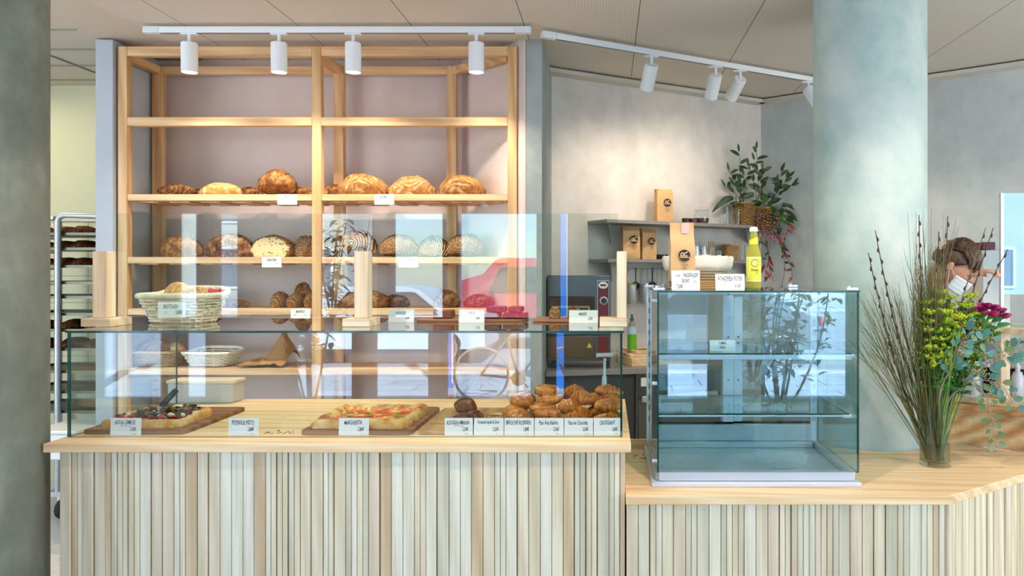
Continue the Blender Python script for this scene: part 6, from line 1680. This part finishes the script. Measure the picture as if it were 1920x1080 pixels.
# ears
for s_ in (-1, 1):
    hd.ball(HC + fw @ Vector((-.004, s_ * .094, -.012)), (.015, .008, .026), 16, 12, 0, lambda dv, p: Vector((p.x, p.y * (1.2 if abs(dv.x) + abs(dv.z) > .9 else .6), p.z)), M=fw)
hd.build('head', SK, person, smooth=70)
ey = MB()
for s_ in (-1, 1): ey.tube([HC + fw @ Vector((.094 - .012 * abs(t) , s_ * (.030 + .014 * t), .000 - .004 * (1 - t * t))) for t in (-1, -.5, 0, .5, 1)], .0016, 5)
ey.build('closed_eyelids', plain('lash_brown', '4a2a20', .6), person)
eb = MB()
for s_ in (-1, 1): eb.tube([HC + fw @ Vector((.099 - .014 * abs(t), s_ * (.032 + .018 * t), .024 + .004 * (1 - t * t))) for t in (-1, -.5, 0, .5, 1)], [.001, .0026, .003, .0026, .001], 6)
HR_M = NT('brown_hair'); HR_M.col(HR_M.ramp(HR_M.noise(HR_M.pos((60, 60, 10), obj=True), 2, 3), [(.3, '22130a'), (.5, '462c16'), (.7, '745230')])); HR_M = HR_M.set(.45)
eb.build('eyebrows', HR_M, person)
def hairfn(dv, p):
    k = 1 + .05 * noise.noise(dv * 5) + .03 * noise.noise(Vector((dv.x * 3, dv.y * 14, dv.z * 3)))
    q = p * k
    low = -.42 if dv.x < -.1 else -.42 + (dv.x + .1) * .95      # hairline climbs towards the forehead
    if dv.z < low: q *= .80
    return q
hr = MB().ball(HC + fw @ Vector((-.010, 0, .014)), (.112, .094, .126), 64, 44, 0, hairfn, M=fw)
rnd = random.Random(31)
for k in range(420):                 # locks combed from the crown forwards over the brow
    th = rnd.uniform(-1.4, 1.4); u = rnd.uniform(-.6, .85)
    pts = []
    for m_ in range(6):
        a = u + m_ * .11; y = sin(th) * .094 * cos(a * .5); ax = a
        dvx = sin(ax) * cos(th * .55); dvz = cos(ax) * cos(th * .75)
        pts.append(HC + fw @ (Vector((-.01 + dvx * .117, y, .014 + dvz * .131 + .0015 * (k % 3)))))
    hr.tube(pts, [.0015, .004, .0048, .0042, .003, .001], 5)
for k in range(36):                  # fringe falling forward
    y = rnd.uniform(-.06, .06); pts = [HC + fw @ Vector((.080 + .006 * m_, y + .004 * m_ * rnd.uniform(-1, 1), .085 - .013 * m_)) for m_ in range(5)]
    hr.tube(pts, [.004, .005, .0045, .003, .001], 5)
hr.build('hair', HR_M, person, smooth=70)
mk = MB(); n = 14; m_ = 10; vs = []
for i in range(n + 1):
    for j in range(m_ + 1):
        a = -1.15 + 2.3 * i / n; zz = -.028 - .085 * j / m_
        rx = .112 + .018 * math.exp(-(a / .4) ** 2) * (1 - j / m_ * .3) - .010 * (j / m_) ** 2; ry = .088 - .02 * j / m_
        vs.append(HC + fw @ Vector((cos(a) * rx + .002 * sin(j * 2.2), sin(a) * ry, zz)))
mk.add(vs, [(i * (m_ + 1) + j, (i + 1) * (m_ + 1) + j, (i + 1) * (m_ + 1) + j + 1, i * (m_ + 1) + j + 1) for i in range(n) for j in range(m_)])
mk.tube([HC + fw @ Vector((cos(-1.15) * .112, sin(-1.15) * .088, -.04)), HC + fw @ Vector((.0, -.092, -.01))], .0012, 5).tube([HC + fw @ Vector((cos(-1.15) * .11, sin(-1.15) * .08, -.1)), HC + fw @ Vector((.0, -.092, -.02))], .0012, 5)
mk.build('face_mask', plain('white_mask', 'eceef0', .8), person, smooth=60, solid=.001)
# clothed body, one skinned surface; legs stand behind the counter
B = neck_b
hip = Vector((B.x - .10, B.y + .24, .95)); sh = B + Vector((-.03, .02, -.07))
f1 = Vector((HC.x - .25, HC.y + .08, .0))
V_ = [hip, hip.lerp(sh, .35), hip.lerp(sh, .7), sh, B + Vector((0, 0, -.01)),
      sh + Vector((.10, -.14, -.03)), sh + Vector((.10, .19, -.03)),
      sh + Vector((.27, -.20, -.17)), sh + Vector((.30, .16, -.16)),
      hip + Vector((.02, -.09, -.08)), hip + Vector((.02, .09, -.08)),
      Vector((hip.x + .04, hip.y - .10, .5)), Vector((hip.x + .04, hip.y + .10, .5)), Vector((hip.x, hip.y - .10, .10)), Vector((hip.x, hip.y + .10, .10))]
E_ = [(0, 1), (1, 2), (2, 3), (3, 4), (3, 5), (3, 6), (5, 7), (6, 8), (0, 9), (0, 10), (9, 11), (10, 12), (11, 13), (12, 14)]
Rr = [(.15, .13), (.14, .12), (.16, .13), (.12, .1), .06, .075, .075, .06, .055, .10, .10, .075, .075, .055, .055]
skinned('clothed_body', V_, E_, Rr, plain('dark_work_shirt', '24262a', .8), person)
# forearms and hands: the far hand rests on the machine right of the face
def arm(elb, wrist, label, sgn):
    d = (wrist - elb).normalized(); side = Vector((d.y, -d.x, 0)).normalized() * sgn; up = Vector((0, 0, 1))
    V = [elb, elb.lerp(wrist, .5), wrist, wrist + d * .045 - up * .004]
    E = [(0, 1), (1, 2), (2, 3)]; Rz = [.045, .038, (.028, .022), (.036, .018)]
    for k, (off, L_, bend) in enumerate(((-.030, .068, .5), (-.010, .078, .6), (.010, .074, .7), (.028, .058, .8))):
        b0 = wrist + d * .082 + side * off * .9; i0 = len(V)
        V += [b0, b0 + d * L_ * .45 - up * L_ * .2 * bend, b0 + d * L_ * .7 - up * L_ * .55 * bend, b0 + d * L_ * .78 - up * L_ * .9 * bend]
        E += [(3, i0), (i0, i0 + 1), (i0 + 1, i0 + 2), (i0 + 2, i0 + 3)]; Rz += [.0105, .009, .0085, .007]
    i0 = len(V); tb = wrist + d * .02 - side * .034
    V += [tb, tb + d * .035 - side * .02 - up * .01, tb + d * .062 - side * .018 - up * .025]; E += [(2, i0), (i0, i0 + 1), (i0 + 1, i0 + 2)]; Rz += [.013, .011, .009]
    return skinned(label, V, E, Rz, SK, person, 2, 2)
eR = sh + Vector((.30, -.20, -.19)); hd_t = P(1843, 518, 3.86)
arm(Vector((hd_t.x - .22, hd_t.y + .12, hd_t.z - .03)), hd_t + Vector((-.06, .02, .01)), 'forearm_and_hand', 1)
arm(eR, P(1776, 604, 3.84), 'forearm_and_hand', -1)
MB().tube([neck_b + Vector((-.01, 0, -.03)), neck_b + (neck_a - neck_b) * .32], [.078, .070], 24).build('collar', bpy.data.materials['dark_work_shirt'], person, smooth=40)
skinned('sleeve', [sh + Vector((.10, .19, -.03)), sh + Vector((.20, .20, -.05)), Vector((hd_t.x - .20, hd_t.y + .12, hd_t.z - .03))], [(0, 1), (1, 2)], [.07, .06, .05], bpy.data.materials['dark_work_shirt'], person, 2, 0)

# ------------------------------------------------------------------ baker's rack on the left
RX0, RX1, RY0, RY1 = -3.98, -3.36, 4.92, 5.42
rk = empty('baking_rack', ((RX0 + RX1) / 2, 5.15, 0), 'tall steel trolley of baking trays behind the dark left column', 'rack')
fxp = XP(108, RY0)
MB().tube([(fxp, RY0, .16), (fxp, RY0, 1.97), (fxp + .012, RY0, 1.995), (fxp + .04, RY0 + .01, 2.008), (fxp + .45, RY0 + .06, 2.0)], .019, 12).build('front_post', M['steel'], rk, smooth=50)
MB().tube([(RX0, RY0, .16), (RX0, RY0, 1.985), (fxp - .02, RY0, 1.985)], .017, 12).build('corner_post', M['steel'], rk, smooth=50)
MB().tube([(fxp + .45, RY1, .16), (fxp + .45, RY1, 2.0)], .017, 12).tube([(RX0, RY1, .16), (RX0, RY1, 2.0), (fxp + .45, RY1, 2.0), (fxp + .45, RY0 + .06, 2.0)], .017, 12).build('rear_frame', M['steel'], rk, smooth=50)
MB().beam((RX0, RY0, .17), (fxp + .45, RY0, .17), .03, .03).beam((RX0, RY1, .17), (fxp + .45, RY1, .17), .03, .03).build('bottom_frame', M['steel'], rk)
MB().beam((RX0, RY0, .42), (fxp + .45, RY0, .42), .02, .02).build('cross_bar', M['steel'], rk)
for k in range(4):
    c_ = Vector(((RX0 + .03, fxp + .02)[k % 2], (RY0 + .02, RY1 - .02)[k // 2], .0))
    w_ = MB().lathe([(.02, -.016), (.062, -.014), (.068, 0), (.062, .014), (.02, .016)], c_ + Vector((0, 0, .069)), 28, M=Matrix.Rotation(R(90), 3, 'Y')).build('caster_wheel', M.get('rub') or plain('green_black_rubber', '2a3230', .6), rk)
    MB().box(c_.x - .03, c_.x + .03, c_.y - .012, c_.y + .012, .10, .155).box(c_.x - .03, c_.x - .022, c_.y - .012, c_.y + .012, .06, .10).box(c_.x + .022, c_.x + .03, c_.y - .012, c_.y + .012, .06, .10).build('caster_fork', M['steel'], w_)
    M['rub'] = bpy.data.materials['green_black_rubber']
yy = [441, 469, 502, 533, 560, 592, 622, 658, 700, 738, 775]
ords = ['topmost', 'second', 'third', 'fourth', 'fifth', 'sixth', 'seventh', 'eighth', 'ninth', 'tenth', 'eleventh']
traym = plain('baking_tray_metal', '5e5e4c', .4, .7)
for i, py in enumerate(yy):
    z = ZP(py, RY0 + .02)
    x0, x1 = RX0 + .02, fxp + .43
    m_ = MB().box(x0, x1, RY0 + .025, RY1 - .02, z, z + .003).box(x0, x1, RY0 + .025, RY0 + .029, z + .003, z + .018).box(x0, x1, RY1 - .024, RY1 - .02, z + .003, z + .018).box(x0, x0 + .004, RY0 + .029, RY1 - .024, z + .003, z + .018).box(x1 - .004, x1, RY0 + .029, RY1 - .024, z + .003, z + .018)
    tag(m_.build('baking_tray', traym), 'baking tray in the steel trolley, %s from the top' % ords[i] if i else 'topmost baking tray in the steel trolley', 'tray', 'trays in the steel trolley')
    if i in (0, 1, 2, 6, 7):
        nb = 4 if i > 5 else 5
        for b_ in range(nb):
            bx = x0 + .07 + (x1 - x0 - .14) * b_ / (nb - 1)
            mb = loaf_mb(.15, .26, .075, i * 7 + b_, .4, n=24, m=14)
            bsx = Vector((bx, (RY0 + RY1) / 2 - .03 + .03 * sin(b_ * 2.1), z + .0036)); mb.v = [p + bsx for p in mb.v]
            tag(mb.build('bread_loaf', CR['rack'], smooth=60), 'dark loaf on the %s tray of the steel trolley, %s' % (ords[i], ['at the left end', 'second from the left', 'third from the left', 'fourth from the left', 'at the right end'][b_]), 'bread', 'dark loaves in the steel trolley')
    MB().beam((RX0 + .008, RY0, z - .008), (RX0 + .008, RY1, z - .008), .012, .012).beam((fxp + .44, RY0 + .05, z - .008), (fxp + .44, RY1, z - .008), .012, .012).build('runner', M['steel'], rk)
# plastic tub and pale low cupboard beside the rack
tb = MB(); 
tc = Vector((XP(134, 4.45), 4.45, 0))
root = empty('plastic_tub', tuple(tc), 'white plastic tub on a trestle left of the counter', 'tub')
MB().box(tc.x - .12, tc.x + .13, tc.y - .15, tc.y + .15, .55, .70).build('tub_body', plain('white_tub', 'e3e4dc', .4), root, bevel=.01)
MB().box(tc.x - .135, tc.x + .145, tc.y - .165, tc.y + .165, .701, .722).build('tub_rim', bpy.data.materials['white_tub'], root, bevel=.006)
for sx in (-.1, .11):
    for sy in (-.13, .13): MB().box(tc.x + sx - .01, tc.x + sx + .01, tc.y + sy - .01, tc.y + sy + .01, 0, .549).build('leg', M['steel'], root)
cb = empty('low_cupboard', (-4.3, 5.5, 0), 'cream low cupboard with white drawers behind the trolley', 'cupboard')
MB().box(-5.4, -3.08, 5.50, 5.595, .02, .9).build('cupboard_body', plain('cream_cupboard', 'd8d4b4', .5), cb, bevel=.003)
for k in range(3):
    dr = MB().box(-3.9, -3.12, 5.485, 5.499, .08 + k * .27, .32 + k * .27).build('drawer', plain('white_drawer', 'e4e2cc', .4), cb, bevel=.003)
    MB().beam((-3.6, 5.475, .27 + k * .27), (-3.4, 5.475, .27 + k * .27), .012, .012).build('handle', M['dark'], dr)

# a leafy shrub in the shop window behind the viewer, seen only as a reflection
for j, (x, y, s, lab) in enumerate(((-2.52, -.5, 1.0, 'tall leafy potted tree by the shop window, mirrored in the counter glass'), (1.45, -.5, .9, 'broad-leaved potted tree by the window, mirrored in the tall display case'))):
    root = empty('potted_tree', (x, y, 0), lab, 'plant')
    MB().lathe([(.16, 0), (.20, .02), (.22, .38), (.20, .38), (.19, .34), (0, .34)], (x, y, 0), 32).build('pot', plain('grey_pot_%d' % j, '8a8c88', .7), root, smooth=40)
    rnd = random.Random(50 + j); tk = MB(); lf = MB()
    for k in range(9):
        e = Vector((x + rnd.uniform(-.45, .45), y + rnd.uniform(-.2, .2), rnd.uniform(1.5, 2.2) * s + .1)); q = curve((x, y, .34), e, 8, (rnd.uniform(-.1, .1), 0, 0)); tk.tube(q, [.012 - .001 * m_ for m_ in range(9)], 6)
        for m_ in range(3, 9):
            for _ in range(7): a = rnd.uniform(0, 6.28); lf.leaf(q[m_] + Vector((rnd.uniform(-.08, .08), rnd.uniform(-.06, .06), rnd.uniform(-.1, .1))), (cos(a), sin(a), rnd.uniform(-.3, .8)), rnd.uniform(.09, .16), .05, 0, .4, n=4)
    tk.build('trunk', STM, root, smooth=60); lf.build('foliage', LG2, root, smooth=60)
